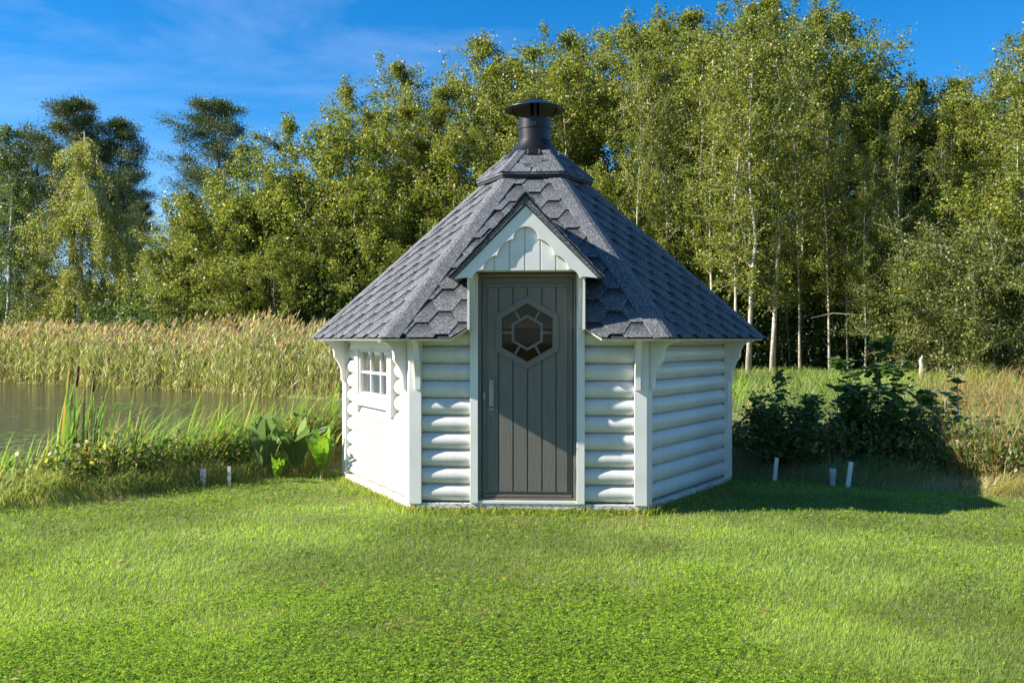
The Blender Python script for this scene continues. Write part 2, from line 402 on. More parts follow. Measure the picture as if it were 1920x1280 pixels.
# chimney
ch = MB(); prof = [(0.315, ZE + 1.775), (0.30, ZE + 1.797), (0.262, ZE + 1.83), (0.22, ZE + 1.875), (0.185, ZE + 1.93), (0.166, ZE + 1.975)]
ch.lathe(prof, 48); chim = ch.build('chimney', METAL, hut, smooth='auto')
mb = MB(); mb.lathe([(0.158, ZE + 1.96), (0.158, ZE + 2.085), (0.163, ZE + 2.088), (0.163, ZE + 2.185), (0.158, ZE + 2.185), (0.158, ZE + 2.09), (0.150, ZE + 1.96)], 48)
mb.build('pipe', METAL, chim, smooth='auto')
mb = MB(); mb.lathe([(0.159, ZE + 2.083), (0.1655, ZE + 2.086), (0.1655, ZE + 2.094), (0.159, ZE + 2.097)], 48); mb.build('ring', METAL, chim, smooth='auto')
mb = MB()
prof = [(0.0001, ZE + 2.395), (0.07, ZE + 2.388), (0.10, ZE + 2.378), (0.105, ZE + 2.372), (0.20, ZE + 2.335), (0.304, ZE + 2.287), (0.306, ZE + 2.281), (0.300, ZE + 2.282), (0.20, ZE + 2.325), (0.0001, ZE + 2.38)]
mb.lathe(prof, 56); mb.build('cowl', METAL, chim, smooth='auto')
mb = MB(); mb.tube([(0, 0, ZE + 1.95), (0, 0, ZE + 2.36)], 0.045, 16); mb.build('flue', METAL, chim, smooth=True)
for a in (-90, 30, 150):
    a = R(a + 3.5); M = Matrix.Rotation(a, 4, 'Z'); mb = MB()
    mb.box(0.163, 0.167, -0.016, 0.016, ZE + 2.10, ZE + 2.20, M)
    p = [(0.163, ZE + 2.20), (0.167, ZE + 2.20), (0.252, ZE + 2.302), (0.248, ZE + 2.302)]
    mb.prism(p, lambda q, t: M @ Vector((q[0], t, q[1])), -0.013, 0.013)
    mb.build('bracket', METAL, chim)
    mb = MB(); M2 = M; mb.tube([M @ Vector((0.167, 0, ZE + 2.118)), M @ Vector((0.171, 0, ZE + 2.118))], 0.005, 8); mb.build('rivet', STEEL, chim)
rv = MB()
for j in range(18):
    a = 2 * math.pi * j / 18; rr = 0.312
    p = Vector((rr * math.cos(a), rr * math.sin(a), ZE + 1.79)); rv.tube([p, p * 1.012 + Vector((0, 0, 0.004))], 0.006, 6)
rv.build('rivet_row', STEEL, chim)
# ---------------- dormer over the door
dorm = MB(); HB, ZT, ZP = 0.572, ZE + 0.478, ZE + 1.055
TH = 0.058; OF = 0.262
def orf(z): return OE - (z - ZE) / SLF - 0.05      # where the main roof lies at height z
sl_ang = (ZP - ZT) / HB
for s in (-1, 1):
    lo, hi = (s * (HB + .036), ZT - 0.0), (0, ZP + 0.078)
    lo_in, hi_in = (s * (HB - 0.0), ZT + .006), (0, ZP + 0.012)
    pts = [(lo[0], OF, lo[1]), (hi[0], OF, hi[1]), (hi_in[0], OF, hi_in[1]), (lo_in[0], OF, lo_in[1])]
    back = [(lo[0], orf(lo[1]), lo[1]), (hi[0], orf(hi[1]), hi[1]), (hi_in[0], orf(hi_in[1]), hi_in[1]), (lo_in[0], orf(lo_in[1]), lo_in[1])]
    n = len(dorm.v); dorm.v += [tuple(F(0, *p)) for p in pts] + [tuple(F(0, *p)) for p in back]
    for i in range(4): q = (i + 1) % 4; dorm.f.append((n + i, n + q, n + 4 + q, n + 4 + i))
    dorm.f.append((n, n + 1, n + 2, n + 3)); dorm.f.append((n + 4, n + 5, n + 6, n + 7))
dormer = dorm.build('dormer_roof', SHG, hut, bevel=0.004)
# shingles lapped over the two slopes
for s in (-1, 1):
    L = math.hypot(HB + .036, ZP + 0.078 - ZT); du, dz = s * (HB + .036) / L, (ZT - ZP - 0.078) / L
    nx, nz_ = -dz * s, abs(du)
    for r in range(6):
        for c in range(3):
            a0 = L - (r + 1) * 0.15 + 0.0; a1 = min(L + 0.0, a0 + 0.17); a0 = max(a0, 0)
            of1 = OF + 0.006 - c * 0.30 - (0.14 if (r % 2 and c) else 0); of0 = OF + .006 - (c + 1) * 0.30 - (0.14 if r % 2 else 0)
            zz = ZP + 0.078 + dz * a0
            lim = orf(zz) + 0.05
            if of1 < lim + .03: continue
            of0 = max(of0, lim); mb = MB(); mb.prism([(a0, 0.006), (a1, 0.013 ), (a1, 0.020), (a0, 0.009)], lambda p, t: F(0, du * p[0] + s * abs(nx) * p[1] , t, ZP + 0.078 + dz * p[0] + nz_ * p[1]), of0 + .003, of1)
            mb.build('shingle', SHG, dormer)
mb = MB()
for s in (-1, 1):
    c = 0.07; mb.prism([(0, 0.022), (s * c, 0.022 - c * 1.0), (s * c, 0.036 - c * 1.0), (0, 0.038)], lambda p, t: F(0, p[0], t, ZP + 0.078 + p[1] + .004), OF + .012, orf(ZP) + .1)
mb.build('ridge_cap', SHG, dormer)
# infill boards (seven) with a groove between
gb = [-0.49, -0.375, -0.252, -0.13, -0.008, 0.115, 0.238, 0.362, 0.49]
OI = 0.215
def zroof(u): return ZP - 0.006 - abs(u) * sl_ang
bk = MB(); bk.prism([(-0.49, ZE + .548), (0.49, ZE + .548), (0.49, zroof(.49)), (0, zroof(0)), (-0.49, zroof(.49))], lambda p, t: F(0, p[0], t, p[1]), OI - 0.030, OI - 0.010)
gable = bk.build('gable', TRIM, hut)
for i in range(len(gb) - 1):
    a, b = gb[i] + 0.005, gb[i + 1] - 0.005; top = [(b, zroof(b)), (a, zroof(a))]
    if a < 0 < b: top = [(b, zroof(b)), (0, zroof(0)), (a, zroof(a))]
    mb = MB(); mb.prism([(a, ZE + 0.542), (b, ZE + 0.542)] + top, lambda p, t: F(0, p[0], t, p[1]), OI - 0.012, OI)
    mb.build('board', TRIM, gable, bevel=0.0025)
mb = MB(); fbox(mb, 0, -0.405, 0.405, -0.03, OI - 0.031, ZE + 0.545, ZE + 0.56); mb.build('soffit_board', TRIM, hut)
# barge boards with the scalloped lower edge
for s in (-1, 1):
    mb = MB(); L = math.hypot(HB, ZP - ZT); du, dz = s * HB / L, (ZT - ZP) / L
    inx, inz = -s * (ZP - ZT) / L, -HB / L     # towards the inside, perpendicular to the edge
    outer = [(0, 0.0), (L, 0.0)]; inner = []
    inner.append((L - 0.09, 0.075))
    cusps = [L - 0.085, L - 0.215, L - 0.375, L - 0.555, 0.118]
    for a, b in zip(cusps, cusps[1:]):
        for i in range(1, 9):
            t = i / 8; inner.append((a + (b - a) * t, 0.118 - 0.030 * math.sin(math.pi * t) ** 0.75 ))
    poly = outer + inner
    mb.prism(poly, lambda p, t: F(0, du * p[0] + inx * p[1], t, ZP + dz * p[0] + inz * p[1]), OI + 0.004, OI + 0.030)
    mb.build('barge_board', TRIM, hut, bevel=0.003)
# dormer corbels, cheeks
CK0, CK1, CKZ = 0.212, 0.212, 0.075
corb2 = corbel_poly(0.205, 0.455)
for s in (-1, 1):
    a, b = sorted((s * 0.418, s * 0.472)); mb = MB(); mb.prism(corb2, lambda p, t: F(0, t, p[0] - 0.0, ZE + 0.541 + p[1]), a, b); mb.build('corbel', TRIM, hut, bevel=0.002)
    a, b = sorted((s * 0.452, s * 0.470)); mb = MB(); mb.prism([(-0.62, ZE + .05), (-0.032, ZE + .05), (CK0, ZE + CKZ), (CK1, ZE + 0.535), (-0.62, ZE + 0.535)], lambda p, t: F(0, t, p[0], p[1]), a, b); mb.build('cheek_board', TRIM, hut)
    a, b = sorted((s * 0.404, s * 0.470)); mb = MB(); fbox(mb, 0, a, b, -0.09, 0.004, 0.082, ZE + 0.54); mb.build('door_post', TRIM, hut, bevel=0.003)
mb = MB(); fbox(mb, 0, -0.403, 0.403, -0.09, -0.004, 0.079, 0.104); mb.build('threshold', TRIM, hut, bevel=0.003)
# ---------------- door
ZD0, ZD1 = 0.106, 1.935
fr = MB(); fbox(fr, 0, -0.402, -0.378, -0.09, -0.022, ZD0, ZD1 + .03); fbox(fr, 0, 0.378, 0.402, -0.09, -0.022, ZD0, ZD1 + .03)
fbox(fr, 0, -0.378, 0.378, -0.09, -0.024, ZD1, ZD1 + 0.03); fbox(fr, 0, -0.378, 0.378, -0.09, -0.024, ZD0, ZD0 + .02)
fr.build('door_frame', DOOR, hut, bevel=0.002)
HR, HC = 0.240, 1.481     # opening radius and centre height of the six-sided window
def hexp(r, c=(0, HC)): return [(c[0] + r * math.sin(math.pi / 3 * i), c[1] + r * math.cos(math.pi / 3 * i)) for i in range(6)]
door = MB()
# leaf with a hexagonal hole: six trapezoids out to a rectangle
rx, rz0, rz1 = 0.372, ZD0 + 0.024, ZD1 - 0.004
hx = hexp(HR + .01); rect = [(0, rz1), (rx, rz1), (rx, HC), (rx, rz0), (0, rz0), (-rx, rz0), (-rx, HC), (-rx, rz1)]
polys = [[hx[0], (0, rz1), (rx, rz1), hx[1]], [hx[1], (rx, rz1), (rx, rz0), hx[2]], [hx[2], (rx, rz0), (0, rz0), hx[3]],
         [hx[3], (0, rz0), (-rx, rz0), hx[4]], [hx[4], (-rx, rz0), (-rx, rz1), hx[5]], [hx[5], (-rx, rz1), (0, rz1), hx[0]]]
for pg in polys: door.prism(pg, lambda p, t: F(0, p[0], t, p[1]), -0.085, -0.045)
leaf = door.build('door', DOOR, hut)
OD = -0.045
gr = [-0.330, -0.236, -0.117, 0.001, 0.120, 0.236, 0.332]
def hcut(pg):   # keep what lies outside the window hexagon: split by half planes
    res = []; rem = pg; hp = hexp(HR + .015)
    for i in range(6):
        a, b = hp[i], hp[(i + 1) % 6]      # clockwise: outside is on the left of a->b
        def half(poly, sign):
            o_ = []
            for j in range(len(poly)):
                p, q = poly[j], poly[(j + 1) % len(poly)]
                sp = sign * ((b[0] - a[0]) * (p[1] - a[1]) - (b[1] - a[1]) * (p[0] - a[0])); sq = sign * ((b[0] - a[0]) * (q[1] - a[1]) - (b[1] - a[1]) * (q[0] - a[0]))
                if sp >= 0: o_.append(p)
                if (sp >= 0) != (sq >= 0):
                    t = sp / (sp - sq); o_.append((p[0] + t * (q[0] - p[0]), p[1] + t * (q[1] - p[1])))
            return o_
        outp = half(rem, 1)
        if len(outp) >= 3: res.append(outp)
        rem = half(rem, -1)
        if len(rem) < 3: break
    return res
for i in range(6):
    a, b = gr[i] + 0.0055, gr[i + 1] - 0.0055; mb = MB()
    for pg in hcut([(a, 0.176), (b, 0.176), (b, 1.852), (a, 1.852)]):
        mb.prism(pg, lambda p, t: F(0, p[0], t, p[1]), OD + 0.0005, OD + 0.016)
    mb.build('plank', DOOR, leaf)
mb = MB(); fbox(mb, 0, -0.334, 0.336, OD + 0.0005, OD + 0.022, 1.855, 1.878); mb.build('top_rail', DOOR, leaf, bevel=0.002)
mb = MB(); fbox(mb, 0, -0.36, 0.365, OD + 0.0005, OD + 0.018, 0.131, 0.15); mb.build('drip_rail', DOOR, leaf, bevel=0.002)
def hexframe(ro, ri, o0, o1, c=(0, HC)):
    mb = MB(); A, B = hexp(ro, c), hexp(ri, c)
    for i in range(6):
        j = (i + 1) % 6; mb.prism([A[i], A[j], B[j], B[i]], lambda p, t: F(0, p[0], t, p[1]), o0, o1)
    return mb
wf = hexframe(0.296, HR, OD - .03, OD + 0.036).build('window_frame', DOOR, leaf)
hexframe(0.148, 0.124, OD - .012, OD + 0.012).build('inner_hexagon', DOOR, leaf)
for i in range(6):
    a = math.pi / 3 * i + math.pi / 6; mb = MB(); r0, r1 = 0.148 * 0.866 - .004, HR * 0.866 + .004; c, s = math.cos(math.pi / 2 - a), math.sin(math.pi / 2 - a)
    pg = [(c * r0 - s * q, HC + s * r0 + c * q) for q in (-.009, .009)] + [(c * r1 - s * q, HC + s * r1 + c * q) for q in (.009, -.009)]
    mb.prism(pg, lambda p, t: F(0, p[0], t, p[1]), OD - .011, OD + 0.009); mb.build('muntin', DOOR, leaf)
mb = MB(); mb.prism(hexp(HR + .006), lambda p, t: F(0, p[0], t, p[1]), OD - 0.020, OD - 0.016); mb.build('pane', GLASS, leaf)
# handle, lock, hinges
hd = MB(); U0 = -0.292
fbox(hd, 0, U0 - .022, U0 + .022, OD + 0.001, OD + 0.022, 0.838, 1.118)
hd.prism([(0.026, 0.86), (0.058, 0.875), (0.058, 1.10), (0.026, 1.112)], lambda p, t: F(0, t, OD + p[0] - .004, p[1]), U0 - .016, U0 + .016)
hd.build('handle', STEEL, leaf, bevel=0.004)
lk = MB(); lk.prism([(-0.355 + 0.015 * math.cos(t * math.pi / 8), 0.958 + 0.034 * math.sin(t * math.pi / 8)) for t in range(16)], lambda p, t: F(0, p[0], t, p[1]), OD + .001, OD + .010); lk.build('lock', STEEL, leaf, bevel=0.002)
for z0 in (0.272, 1.65):
    mb = MB(); mb.tube([F(0, 0.388, -0.012, z0), F(0, 0.388, -0.012, z0 + .125)], 0.0095, 10); mb.build('hinge', STEEL if z0 < 1 else DOOR, hut)
# ---------------- window in the left wall (face 5)
a, b, z0, z1 = WIN
wn = MB(); fbox(wn, 5, a - .02, a + .018, -0.11, -0.012, z0, z1); fbox(wn, 5, b - .018, b + .02, -0.11, -0.012, z0, z1)
fbox(wn, 5, a + .018, b - .018, -0.11, -0.012, z1 - .022, z1); fbox(wn, 5, a + .018, b - .018, -0.11, -0.012, z0, z0 + .022)
win = wn.build('window', TRIM, hut, bevel=0.002)
for i in (1, 2):
    u = a + (b - a) * i / 3; mb = MB(); fbox(mb, 5, u - .011, u + .011, -0.058, -0.030, z0 + .022, z1 - .022); mb.build('muntin', TRIM, win)
mb = MB(); zc = (z0 + z1) / 2; fbox(mb, 5, a + .018, b - .018, -0.060, -0.028, zc - .011, zc + .011); mb.build('muntin', TRIM, win)
for i in range(3):
    for j in range(2):
        u0 = a + .018 + (b - a - .036) * i / 3; zz0 = z0 + .022 + (z1 - z0 - .044) * j / 2
        mb = MB(); fbox(mb, 5, u0 + .001, u0 + (b - a - .036) / 3 - .001, -0.050, -0.046, zz0, zz0 + (z1 - z0 - .044) / 2 - .001); mb.build('pane', GLASSW, win)
for u0, u1, zz0, zz1, oo, nm in ((a - .105, a - .003, 0.745, z1 + .0, 0.010, 'casing'), (b + .003, b + .105, 0.745, z1 + .0, 0.010, 'casing'), (a - .155, b + .155, z1 + .002, z1 + .10, 0.034, 'head_board'),
                             (a - .001, b + .001, 0.800, z0 - .001, 0.006, 'apron')):
    mb = MB(); fbox(mb, 5, u0, u1, -0.06, oo, zz0, zz1); mb.build(nm, TRIM, win, bevel=0.003)
mb = MB()
for i in range(24):
    u = a + (b - a) * i / 24; d = 0.012 * math.sin(i * 1.9); u2 = a + (b - a) * (i + 1) / 24; d2 = 0.012 * math.sin((i + 1) * 1.9)
    if 0.30 < i / 24 < 0.62: continue
    n = len(mb.v); mb.v += [tuple(F(5, u, -0.16 + d, z1 + .02)), tuple(F(5, u2, -0.16 + d2, z1 + .02)), tuple(F(5, u2, -0.16 + d2, z0 - .05)), tuple(F(5, u, -0.16 + d, z0 - .05))]; mb.f.append((n, n + 1, n + 2, n + 3))
mb.build('curtain', CURT, hut, fix=False)
# ================================================================ terrain
def sm(a, b, t): t = np.clip((t - a) / (b - a), 0, 1); return t * t * (3 - 2 * t)
class VN:      # smooth value noise on a lattice
    def __init__(s, seed, n=256): s.g = np.random.default_rng(seed).random((n, n)); s.n = n
    def __call__(s, x, y, sc=1.0):
        x = np.asarray(x, float) * sc + 1000.3; y = np.asarray(y, float) * sc + 1000.7; xi = np.floor(x).astype(int); yi = np.floor(y).astype(int)
        fx = x - xi; fy = y - yi; fx = fx * fx * (3 - 2 * fx); fy = fy * fy * (3 - 2 * fy); n = s.n; g = s.g
        a = g[xi % n, yi % n]; b = g[(xi + 1) % n, yi % n]; c = g[xi % n, (yi + 1) % n]; d = g[(xi + 1) % n, (yi + 1) % n]
        return (a * (1 - fx) + b * fx) * (1 - fy) + (c * (1 - fx) + d * fx) * fy
def fbm(N, x, y, sc, o=3):
    c, s_ = math.cos(.6), math.sin(.6); X, Y = x * c - y * s_, x * s_ + y * c; r = 0; a = 0
    for i in range(o): r = r + N(X, Y, sc * 2.1 ** i) * .55 ** i; a += .55 ** i; X, Y = X * c - Y * s_, X * s_ + Y * c
    return r / a
N1, N2, N3 = VN(1), VN(2), VN(3)
EX = [-14, -8, -6, -4.3, -3.66, -3.0, -2.5, -2.0, -1.2, 0.2, 1.7, 2.35, 3.07, 3.9, 4.5, 6, 9, 20]
EY = [4.0, 5.6, 6.5, 7.40, 7.95, 8.75, 9.35, 9.9, 11.2, 11.8, 11.0, 9.70, 9.05, 8.65, 8.1, 7.3, 6.0, 4.0]
SX = [-70, -30, -23, -13, -6, 2, 8, 11, 14, 20, 60]; SY = [52, 44, 41.5, 35.5, 29.5, 24, 20.5, 17, 12, 9, 6]
def yedge(x): return np.interp(x, EX, EY)
def yshore(x): return np.interp(x, SX, SY)
WL = -0.50
def gz(x, y):
    x = np.asarray(x, float); y = np.asarray(y, float); d = y - yedge(x); e = yshore(x) - y
    lawn = 0.015 * (N1(x, y, 0.5) - 0.5) + 0.012 * (N2(x, y, 2.2) - 0.5)
    hd = np.hypot(x - .23, y - 9.28); lawn = lawn * sm(1.9, 3.0, hd) - 0.0
    rough = 0.05 * sm(0, .6, d) * (1 - sm(.6, 1.4, d)) + 0.05 * N3(x, y, 1.1) * sm(0.1, .8, d)
    z = lawn + rough - 1.0 * sm(1.3, 3.6, d) * (1 - sm(2.0, 0.0, e)) * 1.0
    bank = -1.0 + 0.72 * sm(1.2, -0.8, e) + 0.35 * sm(-1, -10, e)
    z = np.where(e < 1.2, np.maximum(np.where(d > 1.3, bank, z), np.where(e < 1.2, bank, -9)), z)
    z = np.where((d < 3.6) & (e < 1.2), lawn + rough - 0.28 * sm(1, 4, d), z)
    return z + 0.10 * (N1(x, y, .25) - .5) * sm(1, -6, e)
def grid_mesh(name, xs, ys, zf, material, kind):
    X, Y = np.meshgrid(xs, ys); Z = zf(X, Y); nx, ny = len(xs), len(ys)
    v = np.stack([X, Y, Z], -1).reshape(-1, 3); i = np.arange(nx * ny).reshape(ny, nx)
    q = np.stack([i[:-1, :-1], i[:-1, 1:], i[1:, 1:], i[1:, :-1]], -1).reshape(-1, 4)
    o = mesh_np(name, v, q, None, material); o.data.polygons.foreach_set('use_smooth', [True] * len(q)); return tag(o, kind=kind)
def mesh_np(name, v, f, col, material, parent=None, link=True):
    """v (n,3); f (m,k) one polygon size; col (m,3) colour per face"""
    me = bpy.data.meshes.new(name); m, k = f.shape
    me.vertices.add(len(v)); me.vertices.foreach_set('co', np.ascontiguousarray(v, np.float32).ravel())
    me.loops.add(m * k); me.loops.foreach_set('vertex_index', np.ascontiguousarray(f, np.int32).ravel())
    me.polygons.add(m); me.polygons.foreach_set('loop_start', np.arange(0, m * k, k, dtype=np.int32))
    try: me.polygons.foreach_set('loop_total', np.full(m, k, np.int32))
    except Exception: pass
    if col is not None:
        a = me.attributes.new('tint', 'FLOAT_COLOR', 'FACE'); a.data.foreach_set('color', np.concatenate([col, np.ones((m, 1))], 1).astype(np.float32).ravel())
    me.materials.append(material); me.update(calc_edges=True)
    o = bpy.data.objects.new(name, me)
    if link: COL.objects.link(o)
    if parent: o.parent = parent
    return o
def m_foliage(name, trans=0.4, rough=0.45, spec=0.4, tscale=1.5):
    m, n, b, o = mat(name); a = n.nodes.new('ShaderNodeAttribute'); a.attribute_name = 'tint'
    n.links.new(a.outputs['Color'], b.inputs['Base Color']); b.inputs['Roughness'].default_value = rough; b.inputs['Specular IOR Level'].default_value = spec
    t = n.nodes.new('ShaderNodeBsdfTranslucent'); tc_ = mix(n, 1.0, (0.0, 0.0, 0.0), (1, 1, 1))
    mul = n.nodes.new('ShaderNodeMixRGB'); mul.blend_type = 'MULTIPLY'; mul.inputs[0].default_value = 1; mul.inputs[2].default_value = (tscale * 1.05, tscale * 1.1, tscale * 0.55, 1)
    n.links.new(a.outputs['Color'], mul.inputs[1]); n.links.new(mul.outputs[0], t.inputs[0])
    s = n.nodes.new('ShaderNodeMixShader'); s.inputs[0].default_value = trans
    n.links.new(b.outputs[0], s.inputs[1]); n.links.new(t.outputs[0], s.inputs[2]); n.links.new(s.outputs[0], o.inputs[0]); return m
LEAF = m_foliage('leaf', 0.40, 0.45, 0.4); BLADE = m_foliage('grass_blade', 0.42, 0.55, 0.18, 1.9); NEEDLE = m_foliage('pine_needle', 0.15, 0.5, 0.3, 1.0); REED = m_foliage('reed_blade', 0.35, 0.6, 0.25)
def m_soil():
    m, n, b, o = mat('soil_and_turf'); co = coords(n)
    g = ramp(n, noise(n, co, 3, 8, 0.65), [(0.35, (0.085, 0.105, 0.028)), (0.65, (0.14, 0.15, 0.045))])
    g = mix(n, ramp(n, noise(n, co, 14, 4, .6), [(0.60, (0, 0, 0)), (0.72, (1, 1, 1))]), g, (0.13, 0.11, 0.06))
    n.links.new(g, b.inputs['Base Color']); b.inputs['Roughness'].default_value = 0.95; bump(n, noise(n, co, 30, 6), b, 0.6, 0.03); return m
def m_water():
    m, n, b, o = mat('pond_water'); co = coords(n)
    b.inputs['Base Color'].default_value = (0.050, 0.048, 0.018, 1); b.inputs['Roughness'].default_value = 0.06; b.inputs['IOR'].default_value = 1.33
    w1 = noise(n, coords(n, 'Object', (0.9, 3.2, 1)), 1.7, 3, 0.5); w2 = noise(n, coords(n, 'Object', (1.6, 6, 1)), 4.0, 2)
    h = mix(n, 0.35, w1, w2); bump(n, h, b, 0.55, 0.10); return m
xs = np.concatenate([[-900, -300, -120, -80], np.arange(-60, -10, 1.5), np.arange(-10, 10, .14), np.arange(10, 60, 1.5), [80, 120, 300, 900]])
ys = np.concatenate([[-300, -60, -20, -5, 0, 1.5], np.arange(2.5, 14, .14), np.arange(14, 60, .7), [70, 90, 130, 300, 1500]])
def gz_far(X, Y): return np.where(Y > 62, -0.62, gz(X, Y)) 
grid_mesh('ground', xs, ys, gz_far, m_soil(), 'structure')
wxs = np.concatenate([[-900, -200], np.arange(-60, 30, 6), [100, 900]]); wys = np.array([6.5, 12, 20, 30, 40, 60, 200, 1490])
grid_mesh('water', wxs, wys, lambda X, Y: X * 0 + WL, m_water(), 'structure')

# ================================================================ leaves and blades
def diamonds(P, L, Wd, D, N, fold=0.0):
    """leaf = diamond quad: P base, D direction, N rough normal"""
    D = D / (np.linalg.norm(D, axis=1, keepdims=True) + 1e-9); S = np.cross(D, N); S /= (np.linalg.norm(S, axis=1, keepdims=True) + 1e-9)
    U = np.cross(S, D); L = L[:, None]; Wd = Wd[:, None]
    mid = P + D * L * 0.45
    v = np.stack([P, mid + S * Wd * .5 + U * fold * Wd, P + D * L, mid - S * Wd * .5 + U * fold * Wd], 1).reshape(-1, 3)
    return v, np.arange(len(P) * 4).reshape(-1, 4)
def rdir(rng, n, zb=0.0):
    d = rng.normal(size=(n, 3)); d[:, 2] += zb; return d / np.linalg.norm(d, axis=1, keepdims=True)
def tint(rng, n, pal, wts, jit=0.18):
    pal = np.array(pal); c = pal[rng.choice(len(pal), n, p=np.array(wts) / sum(wts))]
    return c * (1 + jit * rng.normal(size=(n, 1))).clip(.5, 1.6)
ALDER = ([(0.15, 0.185, 0.022), (0.21, 0.24, 0.034), (0.085, 0.115, 0.018), (0.32, 0.28, 0.055), (0.20, 0.10, 0.035)], [5, 4, 3, 1.4, .45])
def m_bark(name, c0, c1, sc=(6, 6, 1.2)):
    m, n, b, o = mat(name); g = ramp(n, noise(n, coords(n, 'Object', sc), 2.2, 6, 0.7), [(0.35, c0), (0.62, c1)])
    n.links.new(g, b.inputs['Base Color']); b.inputs['Roughness'].default_value = 0.85; bump(n, noise(n, coords(n, 'Object', sc), 6, 4), b, 0.6, 0.02); return m
BARK_A = m_bark('alder_bark', (0.20, 0.17, 0.13), (0.55, 0.50, 0.42)); BARK_P = m_bark('pine_bark', (0.10, 0.06, 0.035), (0.34, 0.17, 0.08)); BARK_B = m_bark('birch_bark', (0.12, 0.11, 0.10), (0.62, 0.60, 0.56), (3, 3, 5))
def deciduous(seed, H, base, rad, nl, lsz=0.118, pal=ALDER, stems=1, up=0.75, droop=0.0, barkm=None, trunk_r=0.10, shape=0.75, nlimb=34, name='alder_tree'):
    rng = np.random.default_rng(seed); tr = MB(); br = MB(); segs = []
    for s in range(stems):
        a = rng.uniform(0, 6.28); off = np.array([math.cos(a), math.sin(a)]) * (0.0 if stems == 1 else rng.uniform(.1, .5))
        lean = rng.normal(size=2) * (0.025 if stems == 1 else 0.13); hs = H * (1 if s == 0 else rng.uniform(.7, .97)); n = 9; pts = []; wob = rng.normal(size=(n, 2)) * 0.09
        for i in range(n):
            t = i / (n - 1); q = off + lean * hs * t + wob[i] * min(1, t * 3) + lean * -0.5 * hs * t * t; pts.append(np.array([q[0], q[1], hs * t * 0.985]))
        rr = [trunk_r / (1 if stems == 1 else 1.8) * (1 - .9 * (i / (n - 1))) + .008 for i in range(n)]; rr[0] *= 1.35; tr.tube(pts, rr, 7); pts = np.array(pts)
        for l in range(nlimb // stems):
            t = base + (1 - base) * ((l + rng.random()) / (nlimb // stems)) ** 0.9; t = min(t, .97)
            fi = t * (n - 1); i0 = min(int(fi), n - 2); p0 = pts[i0] + (pts[i0 + 1] - pts[i0]) * (fi - i0)
            u = (t - base) / (1 - base); prof = max(0.13, (math.sin(math.pi * min(1, (u * .86 + .13))) ** 0.8) if shape < 1 else (1 - u) ** .8 + .05); ln = rad * prof * rng.uniform(.6, 1.25)
            az = rng.uniform(0, 6.283); rise = up * rng.uniform(.5, 1.3) * (0.6 + u); d = np.array([math.cos(az), math.sin(az), rise]); d /= np.linalg.norm(d)
            lp = [p0]; dd = d.copy()
            for j in range(4):
                dd = dd + rng.normal(size=3) * .13 + np.array([0, 0, -droop * .4]); dd /= np.linalg.norm(dd); lp.append(lp[-1] + dd * ln / 4)
            br.tube(lp, [max(.008, trunk_r * .36 * (1 - t * .6)) * (1 - .8 * j / 4) for j in range(5)], 4, cap=False); lp = np.array(lp)
            for j in range(1, 5): segs.append((lp[j - 1], lp[j], 1.0))
            for k in range(6):
                j = rng.integers(1, 5); q0 = lp[j]; td = dd * .6 + rng.normal(size=3) * .75 + np.array([0, 0, .15 - droop * 1.2]); td /= np.linalg.norm(td); tl = ln * rng.uniform(.22, .5) + .12
                q1 = q0 + td * tl; q2 = q1 + (td + np.array([0, 0, -droop * 1.6])) * tl * .7
                if k < 4: br.tube([q0, q1, q2], [.008, .006, .003], 3, cap=False)
                segs.append((q0, q1, 1.6)); segs.append((q1, q2, 1.9))
    A = np.array([s[0] for s in segs]); B = np.array([s[1] for s in segs]); wt = np.array([s[2] for s in segs]) * (np.linalg.norm(B - A, axis=1) + .1)
    wt *= np.exp(rng.normal(size=len(wt)) * .6); ids = rng.choice(len(segs), nl, p=wt / wt.sum()); t = rng.random(nl)[:, None]
    P = A[ids] * (1 - t) + B[ids] * t + rng.normal(size=(nl, 3)) * np.array([.13, .13, .11])
    if droop > .3: P[:, 2] -= rng.random(nl) ** 1.5 * 0.9 * droop
    P[:, 2] = np.maximum(P[:, 2], .15)
    L = lsz * rng.uniform(.6, 1.35, nl); Wd = L * rng.uniform(.65, .95, nl) * (0.8 if droop < .3 else .6); D = rdir(rng, nl, -0.35 - droop); N = rdir(rng, nl, 0.9)
    v, f = diamonds(P, L, Wd, D, N, .12); c = tint(rng, nl, *pal)
    cl = np.random.default_rng(seed + 99).normal(size=len(segs)) * .10; c *= (1 + cl[ids])[:, None]
    e = empty(name); tr.build('trunk', barkm or BARK_A, e, smooth=True, fix=False); br.build('branches', barkm or BARK_A, e, smooth=True, fix=False); mesh_np('crown', v, f, c, LEAF, e); return e
def dup(root, x, y, rz=0.0, s=1.0, label=None, group=None, sz=None, zoff=-0.03):
    r = root.copy(); COL.objects.link(r); place(r, x, y, rz, s, sz, zoff)
    if label: r['label'] = label
    if group: r['group'] = group
    for ch in [c for c in bpy.data.objects if c.parent == root]:
        c = ch.copy(); COL.objects.link(c); c.parent = r
    return r
def place(r, x, y, rz=0.0, s=1.0, sz=None, zoff=-0.03):
    r.location = (x, y, float(gz(x, y)) + zoff); r.rotation_euler = (0, 0, rz); r.scale = (s, s, sz or s)
